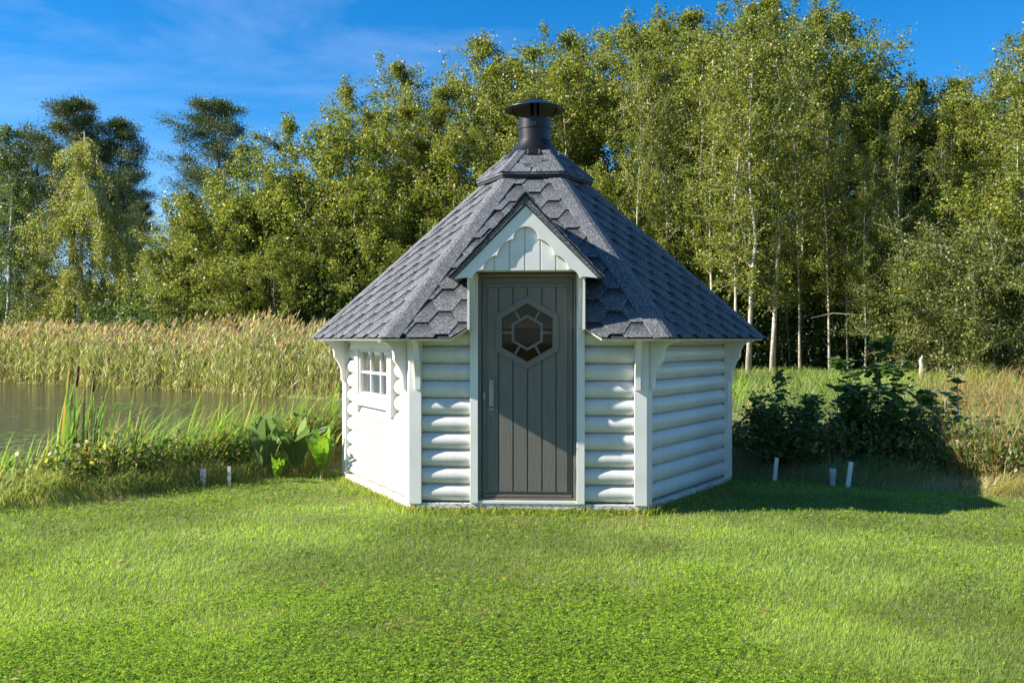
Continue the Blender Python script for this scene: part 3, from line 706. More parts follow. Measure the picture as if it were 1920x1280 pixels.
def bend_blades(P, H, Wd, az, lean, nseg, rng, droopy=1.0):
    """grass blades as strips of nseg quads (last one tapering to nearly a point)"""
    n = len(P); ld = np.stack([np.cos(az), np.sin(az), np.zeros(n)], 1); sd = np.stack([-np.sin(az + rng.normal(size=n) * .5), np.cos(az), np.zeros(n)], 1); sd /= np.linalg.norm(sd, axis=1, keepdims=True)
    rows = []
    for i in range(nseg + 1):
        t = i / nseg; c = P + ld * (H * lean * t ** 1.8 * droopy)[:, None] + np.array([0, 0, 1.0]) * (H * (t - .30 * lean * t ** 2.5 * droopy))[:, None]
        wv = (Wd * (1 - t ** 2 * .93) * .5)[:, None]; rows += [c - sd * wv, c + sd * wv]
    v = np.stack(rows, 1).reshape(-1, 3); k = 2 * (nseg + 1); b = (np.arange(n) * k)[:, None]
    f = np.concatenate([np.stack([b + 2 * i, b + 2 * i + 1, b + 2 * i + 3, b + 2 * i + 2], -1).reshape(-1, 4) for i in range(nseg)], 0)
    return v, f, np.tile(np.arange(n), nseg)
class Acc:
    def __init__(s): s.v = []; s.f = []; s.c = []; s.n = 0
    def add(s, v, f, c): s.v.append(v); s.f.append(f + s.n); s.c.append(c); s.n += len(v)
    def build(s, name, material, parent=None): return mesh_np(name, np.concatenate(s.v), np.concatenate(s.f), np.concatenate(s.c), material, parent)
# ---------------------------------------------------------------- lawn
rng = np.random.default_rng(11)
def inhut(x, y, m=0.0):
    lx, ly = x - .227, y - 9.28; a = R(3.5); X = lx * math.cos(a) - ly * math.sin(a); Y = lx * math.sin(a) + ly * math.cos(a); r = AP - .03 + m
    return (np.abs(Y) < r) & (np.abs(Y * .5 + X * .866) < r) & (np.abs(Y * .5 - X * .866) < r)
def lawn_pts(n, y0=3.3, y1=12.0, p=2.2):
    u = rng.random(n); a = y0 ** (1 - p); b = y1 ** (1 - p); y = (a + (b - a) * u) ** (1 / (1 - p)); x = (rng.random(n) * 2 - 1) * (y * .60 + 2.0)
    k = (y < yedge(x) + .25 * rng.random(n) + .12 * (N2(x, y, 2.0) - .5)) & ~inhut(x, y); return x[k], y[k]
acc = Acc()
x, y = lawn_pts(660000, p=1.55)
n = len(x); pale = sm(.44, .72, fbm(N1, x, y, .55) + .22 * sm(1.0, -3.0, x) * sm(4.8, 6.5, y)); lush = sm(.38, .62, fbm(N2, x, y, .8, 4))
H = rng.uniform(.016, .032, n) * (1 + .45 * pale) * (1 + .25 * (N2(x, y, 3) - .5)); Wd = rng.uniform(.0028, .0052, n) * np.clip(y / 4.2, .9, 2.6)
v, f, ids = bend_blades(np.stack([x, y, gz(x, y) - .004], 1), H, Wd, rng.uniform(0, 6.283, n), rng.uniform(.2, 1.1, n), 1, rng)
c = tint(rng, n, [(0.20, 0.30, 0.023), (0.26, 0.36, 0.030), (0.12, 0.20, 0.018), (0.40, 0.40, 0.10)], [4, 4, 2.5, .8], .2)
c = c * (1 - .55 * pale[:, None]) + np.array([.19, .25, .085]) * (.55 * pale[:, None]); c *= (.74 + .42 * lush)[:, None] * (1 + .10 * np.sin((x * .35 + y) * 5.2 + 1.5 * N1(x, y, .5)))[:, None]
nh = np.maximum(sm(.42, .05, np.where(inhut(x, y, .35), 0.1, .5)) * sm(.35, .6, N3(x, y, 3)), sm(.46, .62, fbm(N2, x, y, 4.5)) * np.exp(-((x - .45) / .75) ** 2 - ((y - 7.22) / .22) ** 2) * 1.3).clip(0, 1); c = c * (1 - .6 * nh[:, None]) + np.array([.25, .20, .09]) * (.6 * nh[:, None])
acc.add(v, f, c[ids])
x, y = lawn_pts(190000, p=2.0); q = fbm(N3, x, y, 1.1, 4) + .06 * sm(6.5, 4.2, y); k = rng.random(len(x)) < sm(.40, .62, q) * (1 - .8 * sm(.42, .60, fbm(N1, x, y, .55) + .22 * sm(1.0, -3.0, x) * sm(4.8, 6.5, y))); x, y = x[k], y[k]; n = len(x)     # clover
hz = rng.uniform(.014, .034, n); C = np.stack([x, y, gz(x, y) + hz], 1); a0 = rng.uniform(0, 6.283, n); L = rng.uniform(.0055, .0115, n) * np.clip(y / 4.5, 1, 1.9)
cc = tint(rng, n, [(0.18, 0.29, 0.024), (0.23, 0.35, 0.030), (0.11, 0.195, 0.020)], [4, 3, 2], .15)
for j in range(3):
    a = a0 + j * 2.094; D = np.stack([np.cos(a), np.sin(a), rng.normal(size=n) * .28], 1); v, f = diamonds(C, L * 1.15, L * 1.1, D, np.stack([rng.normal(size=n) * .3, rng.normal(size=n) * .3, np.ones(n)], 1), .15); acc.add(v, f, cc)
tag(acc.build('lawn_grass', BLADE), kind='stuff')
# fallen leaves on the lawn
acc = Acc(); x, y = lawn_pts(90, p=1.2); n = len(x)
v, f = diamonds(np.stack([x, y, gz(x, y) + .035], 1), rng.uniform(.03, .055, n), rng.uniform(.025, .04, n), np.stack([rng.normal(size=n), rng.normal(size=n), rng.normal(size=n) * .25], 1), np.tile([0, 0, 1.0], (n, 1)) + rng.normal(size=(n, 3)) * .3, .2)
acc.add(v, f, tint(rng, n, [(.35, .25, .14), (.45, .36, .25), (.28, .12, .04), (.5, .42, .2)], [3, 3, 1, 1])); tag(acc.build('fallen_leaves', LEAF), kind='stuff')
# ---------------------------------------------------------------- rough grass along the edge of the lawn
acc = Acc(); n = 78000; x = rng.uniform(-7.5, 7.5, n); d = rng.beta(1.5, 2.6, n) * 1.5 - .12; y = yedge(x) + d; k = ~inhut(x, y, .05) & ((np.abs(x - .3) > 1.7)); x, y, d = x[k], y[k], d[k]; n = len(x)
cl = N2(x, y, 3.2); H = (.05 + .14 * sm(0, .5, d)) * (.45 + 1.1 * cl) * rng.uniform(.6, 1.25, n); az = rng.uniform(0, 6.283, n) * .35 + 6.283 * N3(x, y, 1.4)
v, f, ids = bend_blades(np.stack([x, y, gz(x, y) - .01], 1), H, rng.uniform(.004, .007, n), az, rng.uniform(.3, 1.3, n), 2, rng)
dry = sm(.38, .62, N1(x, y, 1.3) + .18 * sm(1, 3, x)); c = tint(rng, n, [(.20, .26, .08), (.28, .33, .12), (.42, .39, .22)], [3, 3, 2.5]); c = c * (1 - .6 * dry[:, None]) + np.array([.42, .34, .20]) * .6 * dry[:, None]
acc.add(v, f, c[ids]); tag(acc.build('rough_grass', BLADE), kind='stuff')
# longer yellowish grass left standing round the foot of the hut
acc = Acc(); n = 9000; t = rng.random(n) * 6; k_ = t.astype(int); u = (t - k_ - .5) * 2.02 * AP / math.sqrt(3) ; o_ = rng.exponential(.045, n) + .0; a = k_ * math.pi / 3 - R(3.5); lx, ly = u, -(AP - .02 + o_)
x = .227 + lx * np.cos(a) - ly * np.sin(a); y = 9.28 + lx * np.sin(a) + ly * np.cos(a); kk = y < 9.9; x, y = x[kk], y[kk]; n = len(x)
v, f, ids = bend_blades(np.stack([x, y, gz(x, y) - .005], 1), rng.uniform(.03, .085, n) * (.5 + N3(x, y, 4)), rng.uniform(.004, .007, n), rng.uniform(0, 6.28, n), rng.uniform(.2, 1.2, n), 2, rng); acc.add(v, f, tint(rng, n, [(.24, .30, .05), (.42, .36, .14), (.18, .25, .04)], [3, 2, 3])[ids]); tag(acc.build('rough_grass', BLADE), kind='stuff')
# ---------------------------------------------------------------- plants on the near bank
def bank_mix(name, n, xr, dr, hr, pal, wts, wid, lean=(.2, 1.0), dens=None, nseg=3):
    acc = Acc(); x = rng.uniform(*xr, n); d = rng.uniform(*dr, n); y = yedge(x) + d; k = ~inhut(x, y, .15)
    if dens is not None: k &= rng.random(n) < dens(x, y)
    x, y, d = x[k], y[k], d[k]; n = len(x); H = rng.uniform(*hr, n) * (.6 + .8 * N2(x, y, 1.3))
    v, f, ids = bend_blades(np.stack([x, y, gz(x, y) - .02], 1), H, rng.uniform(*wid, n), rng.uniform(-.9, .9, n), rng.uniform(*lean, n), nseg, rng); acc.add(v, f, tint(rng, n, pal, wts)[ids])
    return acc
GRN = [(.11, .19, .035), (.17, .25, .05), (.08, .14, .03), (.24, .24, .08), (.30, .22, .11)]
acc = bank_mix('x', 15000, (-8.5, -1.2), (.85, 2.8), (.22, .74), GRN, [4, 4, 2, 2.2, 3.0], (.010, .022), (.15, .9), dens=lambda x, y: (.14 + .86 * sm(-4.0, -2.6, x) + .3 * (fbm(N2, x, y, 1.2) > .55)) * sm(-6.2, -4.8, x))
tag(acc.build('bank_grass', BLADE), kind='stuff')
acc = bank_mix('y', 1050, (-4.6, -1.75), (1.0, 2.4), (.36, .92), GRN, [4, 4, 3, .8, .7], (.016, .030), (.05, .8), nseg=5, dens=lambda x, y: .25 + .75 * sm(-4.2, -3.0, x)); tag(acc.build('tall_sedge', BLADE), kind='stuff')
def herbs(name, n, xr, dr, hr, ls, pal, wts, dens=None):
    acc = Acc(); x = rng.uniform(*xr, n); d = rng.uniform(*dr, n); y = yedge(x) + d; k = ~inhut(x, y, .2)
    if dens is not None: k &= rng.random(n) < dens(x, y)
    x, y = x[k], y[k]; n = len(x); top = (hr[0] + (hr[1] - hr[0]) * fbm(N3, x, y, 1.7)) * (.25 + .75 * sm(-5.6, -4.4, x)); z = gz(x, y) + rng.random(n) ** .8 * top * (1 + .35 * rng.random(n) ** 3)
    L = rng.uniform(*ls, n); v, f = diamonds(np.stack([x, y, z], 1), L, L * rng.uniform(.4, .8, n), rdir(rng, n, -.1), rdir(rng, n, .8), .15); acc.add(v, f, tint(rng, n, pal, wts)); 
    m = n // 9; i = rng.choice(n, m); v, f, ids = bend_blades(np.stack([x[i], y[i], gz(x[i], y[i])], 1), (z - gz(x, y))[i] * 1.1 + .05, np.full(m, .006), rng.uniform(0, 6.28, m), rng.uniform(0, .6, m), 2, rng)
    acc.add(v, f, tint(rng, m, [(.13, .12, .05), (.22, .15, .08), (.10, .14, .04)], [2, 1, 2])[ids]); return tag(acc.build(name, LEAF), kind='stuff')
herbs('bank_herbs', 21000, (-8.0, -1.4), (.45, 2.0), (.02, .56), (.03, .075), [(.10, .15, .03), (.16, .22, .04), (.24, .25, .07), (.22, .10, .05), (.36, .30, .14)], [3, 3.5, 2, 1.6, 2.6], dens=lambda x, y: .12 + .88 * sm(.44, .56, fbm(N1, x, y, 1.5)))
herbs('bank_herbs', 32000, (1.9, 7.5), (.5, 2.6), (.15, .75), (.03, .07), [(.08, .12, .025), (.12, .16, .04), (.20, .18, .07), (.28, .20, .10)], [4, 4, 1.5, 1])
# brambles and dry stalks heaped at the left of the bank
def at(px, Y): return (px - 960) / 1740 * Y
def cattail(px, Y, top_y, seed, heads, lean, label, few=False):
    rg = np.random.default_rng(seed); x = at(px, Y); z0 = float(gz(x, Y)); Ht = EYE - (top_y - 636) / 1740 * Y - z0
    e = empty('cattail_plant', (x, Y, z0), 0, label, 'cattail', 'cattails on the near bank'); a = Acc(); n = 18 if heads else (8 if few else 20)
    P = np.stack([rg.normal(size=n) * (.05 if heads else .12), rg.normal(size=n) * .08, np.zeros(n)], 1); v, f, ids = bend_blades(P, Ht * rg.uniform(.62, 1.02, n), rg.uniform(.022, .036, n), rg.normal(size=n) * .9 + (0 if lean > 0 else 3.14), np.abs(lean) * rg.uniform(.3, 1.3, n), 7, rg, 1.0)
    a.add(v, f, tint(rg, n, [(.12, .20, .06), (.16, .25, .06), (.26, .24, .06), (.30, .17, .06)], [4, 3, 1, .12 if not heads else .9])[ids]); a.build('leaves', BLADE, e)
    for h in range(heads):
        mb = MB(); dx = lean * .25 + rg.normal() * .03 + h * .06; hh = Ht * (1 - .06 * h); mb.tube([(0.02, 0, 0), (dx * .4, 0, hh * .5), (dx, 0, hh * .93)], [.006, .005, .004], 6); mb.build('stalk', REEDST, e)
        mb = MB(); d = Vector((dx * .6, 0, hh * .43)).normalized(); b0 = Vector((dx, 0, hh * .78)) ; mb.tube([b0 - d * .005, b0 + d * .01, b0 + d * .19, b0 + d * .205], [.006, .0135, .0125, .004], 10); mb.build('seed_head', CATH, e, smooth=True)
    return e
REEDST = m_plain('dry_stalk', (.36, .26, .13), .8); CATH = m_plain('cattail_brown', (.075, .028, .012), .95)
cattail(128, 8.9, 672, 5, 1, .25, 'tallest cattail at the left of the bank with dark brown seed head')
cattail(170, 8.9, 684, 8, 1, .18, 'second cattail with brown head and orange stalk right of the tallest one')
for i, (px, ty, ln, lb) in enumerate([(20, 800, .5, 'low arching cattail leaves at the far left edge of the bank'), (205, 735, .5, 'narrow green cattail shoot just right of the brown headed pair'), (268, 722, .9, 'bending cattail blades in the middle of the left bank'), (300, 742, 1.1, 'cattail clump with blades leaning right above the short stake'),
        (352, 760, .6, 'cattail clump behind the short grey stake'), (415, 755, .55, 'upright cattail clump behind the taller left stake'), (468, 742, .4, 'cattail blades beside the broad grey green leaves'), (540, 745, .4, 'last cattail clump before the broad bright leaves near the hut'), (598, 748, .3, 'thin cattail blades next to the left wall of the hut')]):
    cattail(px, 9.8 if px > 200 else 8.6, ty, 20 + i, 0, ln, lb, px > 450)
# butterbur and dock: big leaves
def bigleaf(px, Y, sz, nl, seed, label, pal):
    rg = np.random.default_rng(seed); x = at(px, Y); e = empty('broad_leaf_plant', (x, Y, float(gz(x, Y))), 0, label, 'plant', 'broad leaved plants on the near bank')
    for i in range(nl):
        az = rg.uniform(-2.6, -.4) if i % 3 else rg.uniform(0, 6.28); L = sz * rg.uniform(.75, 1.15); Wm = L * rg.uniform(.15, .23); lean = rg.uniform(.12, .65); mb = MB(); nn = 9; d = Vector((math.cos(az), math.sin(az), 0)); s = Vector((-math.sin(az), math.cos(az), 0)); st = L * .25
        for j in range(nn):
            t = j / (nn - 1); wv = Wm * math.sin(math.pi * min(1, t * .93 + .06)) ** .8 * (.5 if False else 1) * (1 - .25 * t); p = d * (lean * (st + L * t) * (.3 + .7 * t)) + Vector((0, 0, st + L * (t - .35 * lean * t * t)))
            rip = .02 * math.sin(j * 2.1 + i); mb.v += [tuple(p - s * wv + Vector((0, 0, .18 * wv + rip))), tuple(p), tuple(p + s * wv + Vector((0, 0, .18 * wv - rip)))]
        for j in range(nn - 1):
            for q in (0, 1): mb.f.append((j * 3 + q, j * 3 + q + 1, j * 3 + q + 4, j * 3 + q + 3))
        V = np.array(mb.v); Fq = np.array(mb.f); c = tint(rg, 1, pal[0], pal[1], .1); o = mesh_np('leaf', V, Fq, np.repeat(c, len(Fq), 0) * rg.uniform(.92, 1.08, (len(Fq), 1)), LEAF, e); o.data.polygons.foreach_set('use_smooth', [True] * len(Fq))
        b = MB(); b.tube([(0, 0, 0), tuple(mb.v[1])], [.008, .005], 5); b.build('leaf_stalk', REEDST, e)
DOCK = ([(.14, .21, .09), (.18, .25, .12), (.10, .18, .05)], [3, 2, 2]); BRT = ([(.20, .33, .03), (.15, .27, .03)], [1, 1])
bigleaf(497, 9.5, .50, 11, 3, 'grey green broad leaved plant left of its two neighbours', DOCK); bigleaf(556, 9.6, .54, 12, 4, 'middle broad leaved plant with large dull green leaves', DOCK); bigleaf(602, 9.4, .42, 8, 6, 'bright lime green broad leaf plant nearest the hut', BRT); bigleaf(520, 9.25, .22, 7, 7, 'small glossy broad leaf plant low in front of the others', BRT)
# floating leaves on the pond
acc = Acc(); n = 9000; x = rng.uniform(-16, -2.5, n); y = rng.uniform(12, 30, n); k = (N1(x * .35, y, .9) + .25 * N2(x * .5, y, 2.1) > .66) & (y < yshore(x) - .4); x, y = x[k], y[k]; n = len(x)
v, f = diamonds(np.stack([x, y, np.full(n, WL + .008)], 1), rng.uniform(.10, .22, n), rng.uniform(.09, .17, n), np.stack([rng.normal(size=n), rng.normal(size=n), np.zeros(n)], 1), np.stack([rng.normal(size=n) * .04, rng.normal(size=n) * .04, np.ones(n)], 1)); acc.add(v, f, tint(rng, n, [(.14, .19, .05), (.20, .24, .08)], [1, 1])); tag(acc.build('floating_leaves', LEAF), kind='stuff')
# ---------------------------------------------------------------- reed bed on the far shore
RPAL = [(.34, .34, .15), (.48, .43, .25), (.22, .28, .08), (.66, .60, .42), (.14, .20, .05)]
acc = Acc(); ns = 9500; x = rng.uniform(-32, 1.5, ns); d = rng.beta(1.15, 1.6, ns) * 7.5 - .3; y = yshore(x) + d + .5 * (N1(x, x * 0, .6) - .5); z = gz(x, y).clip(WL - .1, 9); Hh = rng.uniform(1.55, 2.6, ns) * (.66 + .58 * fbm(N2, x, y, .6)) * (1 - .22 * sm(-14, -2, x) * 0); az = rng.normal(size=ns) * .8; ln = rng.uniform(.04, .22, ns)
P = np.stack([x, y, z - .1], 1); v, f, ids = bend_blades(P, Hh, np.full(ns, .016), az, ln, 2, rng); acc.add(v, f, tint(rng, ns, [(.36, .29, .15), (.26, .24, .10), (.24, .15, .08)], [2, 2, 1])[ids])
for j in range(15):
    t = (j + .5) / 15.4 * rng.uniform(.85, 1.1, ns); b = P.copy(); ldx = np.cos(az) * Hh * ln * t ** 1.8; b[:, 0] += ldx; b[:, 1] += np.sin(az) * Hh * ln * t ** 1.8; b[:, 2] += Hh * t * .97
    L = rng.uniform(.22, .46, ns); a2 = rng.uniform(0, 6.283, ns); D = np.stack([np.cos(a2) * .5, np.sin(a2) * .5, rng.choice([-1, 1], ns, p=[.55, .45]) * rng.uniform(.35, 1.3, ns)], 1); v, f = diamonds(b, L, rng.uniform(.020, .040, ns), D, rdir(rng, ns, .3)); acc.add(v, f, tint(rng, ns, RPAL, [3.5, 2.6, 4, 1.2, 3], .25) * (np.array([1, 1, 1]) if j > 2 else np.array([1.05, .9, .8])))
k = rng.random(ns) < .34; b = P.copy(); b[:, 0] += np.cos(az) * Hh * ln; b[:, 1] += np.sin(az) * Hh * ln; b[:, 2] += Hh * .93; b = b[k]; m = len(b)
for j in range(3):
    a2 = rng.normal(size=m) * .7; v, f = diamonds(b + rng.normal(size=(m, 3)) * .02, rng.uniform(.20, .34, m), rng.uniform(.05, .085, m), np.stack([np.cos(a2) * .6, np.sin(a2) * .6, np.ones(m)], 1), rdir(rng, m, .2)); acc.add(v, f, tint(rng, m, [(.34, .22, .14), (.46, .36, .24), (.24, .14, .10)], [2, 2, 1]))
tag(acc.build('reed_bed', REED), kind='stuff')
# marsh grass and sedge right of the hut
acc = Acc(); n = 30000; x = rng.uniform(-1, 30, n); y = rng.uniform(10, 40, n); k = (y > yshore(x) + .1) & (np.abs(x / y - .36) < .30); x, y = x[k], y[k]; n = len(x); H = rng.uniform(.35, 1.15, n) * (.35 + 1.15 * fbm(N2, x, y, .6)) * np.interp(y, [20, 27, 33, 40], [1, .75, .35, .3])
v, f, ids = bend_blades(np.stack([x, y, gz(x, y) - .05], 1), H, rng.uniform(.018, .034, n), rng.normal(size=n) * .8 + 2.2 * (N3(x, y, .5) > .5), rng.uniform(.2, 1.0, n), 3, rng)
rd = np.maximum(sm(.56, .70, N1(x, y, .33)) * sm(27, 21, y), sm(.40, .47, x / y) * .85 * sm(.35, .6, fbm(N2, x, y, .8))); c = tint(rng, n, [(.14, .22, .035), (.20, .28, .05), (.08, .14, .03), (.32, .27, .11)], [4, 4, 2, 1.3]); c = c * (1 - .75 * rd[:, None]) + np.array([.34, .19, .10]) * .75 * rd[:, None]; acc.add(v, f, c[ids]); tag(acc.build('marsh_grass', BLADE), kind='stuff')
# dry and yellow weeds at the right edge
acc = Acc(); n = 8500; x = rng.normal(5.3, 1.0, n); y = rng.normal(9.6, .9, n); k = (y > yedge(x) + .5) & (x / y > .47) & (y > 8.6); x, y = x[k], y[k]; n = len(x); H = rng.uniform(.35, 1.25, n) * (.45 + .8 * N2(x, y, 1.2))
v, f, ids = bend_blades(np.stack([x, y, gz(x, y) - .03], 1), H, rng.uniform(.005, .012, n), rng.normal(size=n) * 1.2 + 1.5, rng.uniform(.1, .9, n), 4, rng); acc.add(v, f, tint(rng, n, [(.34, .24, .12), (.28, .26, .09), (.13, .18, .04), (.36, .18, .08), (.36, .30, .16)], [3, 3, 3, 1, 1])[ids]); tag(acc.build('dry_weeds', BLADE), kind='stuff')
# ---------------------------------------------------------------- bushes right of the hut
def bush(px, Y, top_y, rad, nl, seed, label, lsz=.085):
    x = at(px, Y); H = EYE - (top_y - 636) / 1740 * Y - float(gz(x, Y)); rg = np.random.default_rng(seed); e = empty('alder_bush', (x, Y, float(gz(x, Y)) - .02), 0, label, 'bush', 'alder bushes along the bank right of the hut'); st = MB(); segs = []
    for s in range(8):
        h = H * (1 if s == 0 else rg.uniform(.5, .86)); a = rg.uniform(0, 6.28); sp = (0.08 if s == 0 else rg.uniform(.3, 1)) * rad; pts = [Vector((rg.normal() * .05, rg.normal() * .05, 0))]
        for j in range(1, 6): t = j / 5; pts.append(Vector((math.cos(a) * sp * t ** .8 + rg.normal() * .02, math.sin(a) * sp * t ** .8 + rg.normal() * .02, h * t)))
        st.tube(pts, [.013 - .002 * j for j in range(6)], 5)
        for j in range(5):
            segs.append((pts[j], pts[j + 1]))
            for q in range(3):
                b = pts[j + 1]; aa = rg.uniform(0, 6.28); ll = rad * .5 * (1 - .14 * j) * rg.uniform(.5, 1.1); c = b + Vector((math.cos(aa) * ll, math.sin(aa) * ll, ll * .5)); st.tube([b, c], [.005, .003], 3, cap=False); segs.append((b, c)); segs.append((b, c))
    st.build('stems', BARK_A, e, fix=False); A = np.array([s[0] for s in segs]); B = np.array([s[1] for s in segs]); i = rg.integers(0, len(segs), nl); t = rg.random(nl)[:, None]; P = A[i] * (1 - t) + B[i] * t + rg.normal(size=(nl, 3)) * .035; P = P[P[:, 2] > .08]; m = len(P); L = lsz * rg.uniform(.55, 1.25, m)
    az = rg.uniform(0, 6.28, m); D = np.stack([np.cos(az), np.sin(az), rg.normal(size=m) * .35 - .1], 1); D /= np.linalg.norm(D, axis=1, keepdims=True); N = np.stack([rg.normal(size=m) * .35, rg.normal(size=m) * .35, np.ones(m)], 1); S = np.cross(D, N); S /= np.linalg.norm(S, axis=1, keepdims=True); U = np.cross(S, D)
    # rounded leaf: hexagon of two quads folded on the midrib
    o = lambda a, b, c=0: P + D * (L * a)[:, None] + S * (L * b)[:, None] + U * (L * c)[:, None]
    v = np.stack([o(0, 0), o(.30, .40, .07), o(.78, .34, .07), o(1, 0), o(.78, -.34, .07), o(.30, -.40, .07)], 1).reshape(-1, 3); b0 = (np.arange(m) * 6)[:, None]; f = np.concatenate([b0 + np.array([[0, 1, 2, 3]]), b0 + np.array([[0, 3, 4, 5]])], 0)
    c = tint(rg, m, [(.09, .15, .04), (.13, .20, .05), (.065, .12, .032)], [3, 2, 2], .15); mesh_np('foliage', v, f, np.concatenate([c, c]), LEAF, e); return e
bush(1452, 9.8, 712, .70, 3300, 41, 'loose dark bush nearest the hut behind the leaning white stake', .062)
bush(1645, 9.9, 648, .66, 2000, 42, 'tallest bush with big round leaves in the middle of the right bank', .098)
bush(1600, 10.2, 735, .5, 800, 45, 'low bush tucked under the left side of the tallest one', .085)
bush(1795, 9.9, 706, .48, 650, 43, 'thin upright bush right of the tallest one against lit grass', .095)
bush(1728, 10.1, 760, .55, 900, 46, 'low leafy bush filling the gap right of the tallest one', .08)
# ---------------------------------------------------------------- stakes
def stake(px, yb, yt, Y, lean, wd, dp, label, pipe=False):
    x = at(px, Y); z0 = float(gz(x, Y)) - .05; h = (yb - yt) / 1740 * Y + .05; e = MB()
    M = Matrix.Rotation(lean, 4, 'Y')
    if pipe:
        e.tube([(0, 0, 0), (0, 0, h * .62), (0, 0, h * .62), (0, 0, h)], [wd * .5, wd * .5, wd * .62, wd * .62], 14)
    else: e.box(-wd / 2, wd / 2, -dp / 2, dp / 2, 0, h, M)
    o = e.build('stake', STK if not pipe else PIPE, None, bevel=0.002, smooth=pipe); o.location = (x, Y, z0)
    tag(o, label, 'stake', 'stakes along the edge of the lawn'); return o
STK = m_plain('weathered_white_wood', (.62, .61, .57), .7); PIPE = m_plain('grey_plastic_pipe', (.40, .42, .43), .5)
stake(381, 905, 873, 8.95, 0, .045, .045, 'short grey stake left of the hut, beside the taller white one', True)
stake(430, 898, 861, 9.0, .0, .028, .02, 'thin white stake left of the hut standing in rough grass')
stake(1451, 897, 853, 9.35, .10, .038, .025, 'white stake leaning right nearest the right wall of the hut'); stake(1561, 913, 880, 9.0, 0, .055, .05, 'grey pipe stake standing left of the leaning pair on the right bank', True); stake(1588, 916, 868, 8.95, .13, .042, .025, 'tallest white stake leaning right beside the grey pipe')
# ================================================================ trees
GRP = 'alders and birches of the wood behind the hut'
prot = [deciduous(100, 15, .16, 2.1, 13000, nlimb=46, trunk_r=.095), deciduous(101, 14, .24, 1.9, 10000, nlimb=40, trunk_r=.085), deciduous(102, 16, .14, 2.6, 30000, nlimb=44),
        deciduous(103, 12, .08, 2.2, 22000, nlimb=38, stems=2), deciduous(104, 9.5, .03, 2.5, 30000, nlimb=48, stems=4, trunk_r=.09), deciduous(105, 13, .05, 2.4, 28000, nlimb=40, stems=2)]
HP = [15, 14, 16, 12, 9.5, 13]
used = [False] * len(prot)
rt = random.Random(5)
def tree(pi, px, Y, ty, label, wide=1.0, cat='tree'):
    x = at(px, Y); z0 = float(gz(x, Y)); H = EYE + (636 - ty) / 1740 * Y - z0; s = H / HP[pi]; rz = rt.uniform(0, 6.28)
    if used[pi]: e = dup(prot[pi], x, Y, rz, s * wide, sz=s)
    else: e = prot[pi]; place(e, x, Y, rz, s * wide, s); used[pi] = True
    e['label'] = label; e['category'] = cat; e['group'] = GRP; return e
# front row, trunks in full view
L = 'tall pale trunked alder '
tree(1, 1375, 38, 70, 'slender pale alder whose trunk stands just right of the hut eave', .8)
tree(0, 1403, 37, 22, 'pale leaning alder trunk, second right of the hut')
tree(0, 1448, 38, 4, 'tallest pale alder, third trunk right of the hut')
tree(1, 1556, 40, 200, 'thin bare stemmed alder with a broken side branch, mid right', .75)
tree(1, 1622, 37, 300, 'young alder with straight pale trunk left of the tallest bush', .7)
tree(3, 1655, 39, 262, 'young alder behind the tallest bush, thin grey stem', .6)
tree(1, 1694, 37, 205, 'straight pale alder right of the tallest bush', .75)
for px, Y, ty, wd, lb in ((1190, 41, 90, .6, 'thin alder stem showing above the right roof slope, nearest the chimney'), (1255, 41, 120, .6, 'thin pale alder above the middle of the right roof slope'), (1330, 40, 60, .7, 'pale alder over the lower right roof slope'),
                          (1500, 41, 90, .6, 'thin bare alder between the tallest pale alder and the broken one'), (1590, 41, 190, .5, 'very thin alder sapling between two straight trunks'), (1760, 40, 230, .6, 'thin alder rising behind the dead stump')):
    tree(1, px, Y, ty, lb, wd)
# wood behind: px, Y, top y, prototype
rows = [(322, 49, 452, 4), (345, 47, 400, 4), (385, 48, 330, 4), (425, 46, 318, 4), (475, 48, 272, 4), (520, 46, 292, 4), (560, 47, 318, 4), (590, 50, 218, 5), (640, 47, 235, 4), (650, 53, 148, 2), (690, 50, 190, 5), (735, 53, 104, 2), (770, 48, 180, 5), (800, 52, 195, 2), (850, 51, 150, 2), (893, 54, 66, 2), (830, 46, 240, 4),
        (940, 48, 130, 5), (955, 54, 98, 2), (1005, 50, 72, 0), (1050, 52, 48, 2), (1090, 47, 100, 5), (1130, 50, 46, 0), (1180, 48, 30, 2), (1215, 46, 90, 0), (1240, 51, 22, 2), (1285, 47, 50, 0), (1320, 50, 8, 2), (1350, 45, 60, 5), (1400, 47, -6, 2), (1460, 48, -14, 2), (1500, 44, 40, 0), (1535, 47, 2, 2), (1575, 50, 8, 2),
        (1600, 45, 130, 5), (1640, 48, 128, 2), (1680, 46, 150, 5), (1720, 48, 138, 2), (1765, 45, 160, 5), (1800, 48, 142, 2), (1845, 44, 165, 5), (1880, 47, 130, 2), (1915, 40, 55, 2), (1960, 38, 20, 0), (1840, 37, 330, 4), (1925, 34, 260, 4),
        (1500, 52, 60, 5), (1100, 56, 90, 5), (1200, 57, 70, 5), (1340, 56, 60, 2), (1660, 55, 180, 5), (1760, 55, 190, 5), (1870, 54, 190, 5), (900, 58, 120, 5), (980, 45, 260, 4), (1060, 44, 300, 4), (700, 45, 330, 4), (760, 44, 380, 4), (600, 44, 400, 4), (520, 43, 440, 4), (440, 44, 430, 4), (2010, 44, 60, 2), (1330, 42, 380, 3), (1480, 43, 430, 3), (1570, 43, 450, 3), (1250, 42, 330, 3), (1150, 43, 300, 3), (1650, 44, 440, 4), (1725, 43, 430, 4), (1790, 41, 430, 4)]
near = {1: 'multi stemmed'}
side = lambda px: 'left of the chimney' if px < 900 else ('right behind the chimney' if px < 1120 else ('above the right roof slope' if px < 1400 else ('beyond the pale trunks' if px < 1600 else 'at the right of the wood')))
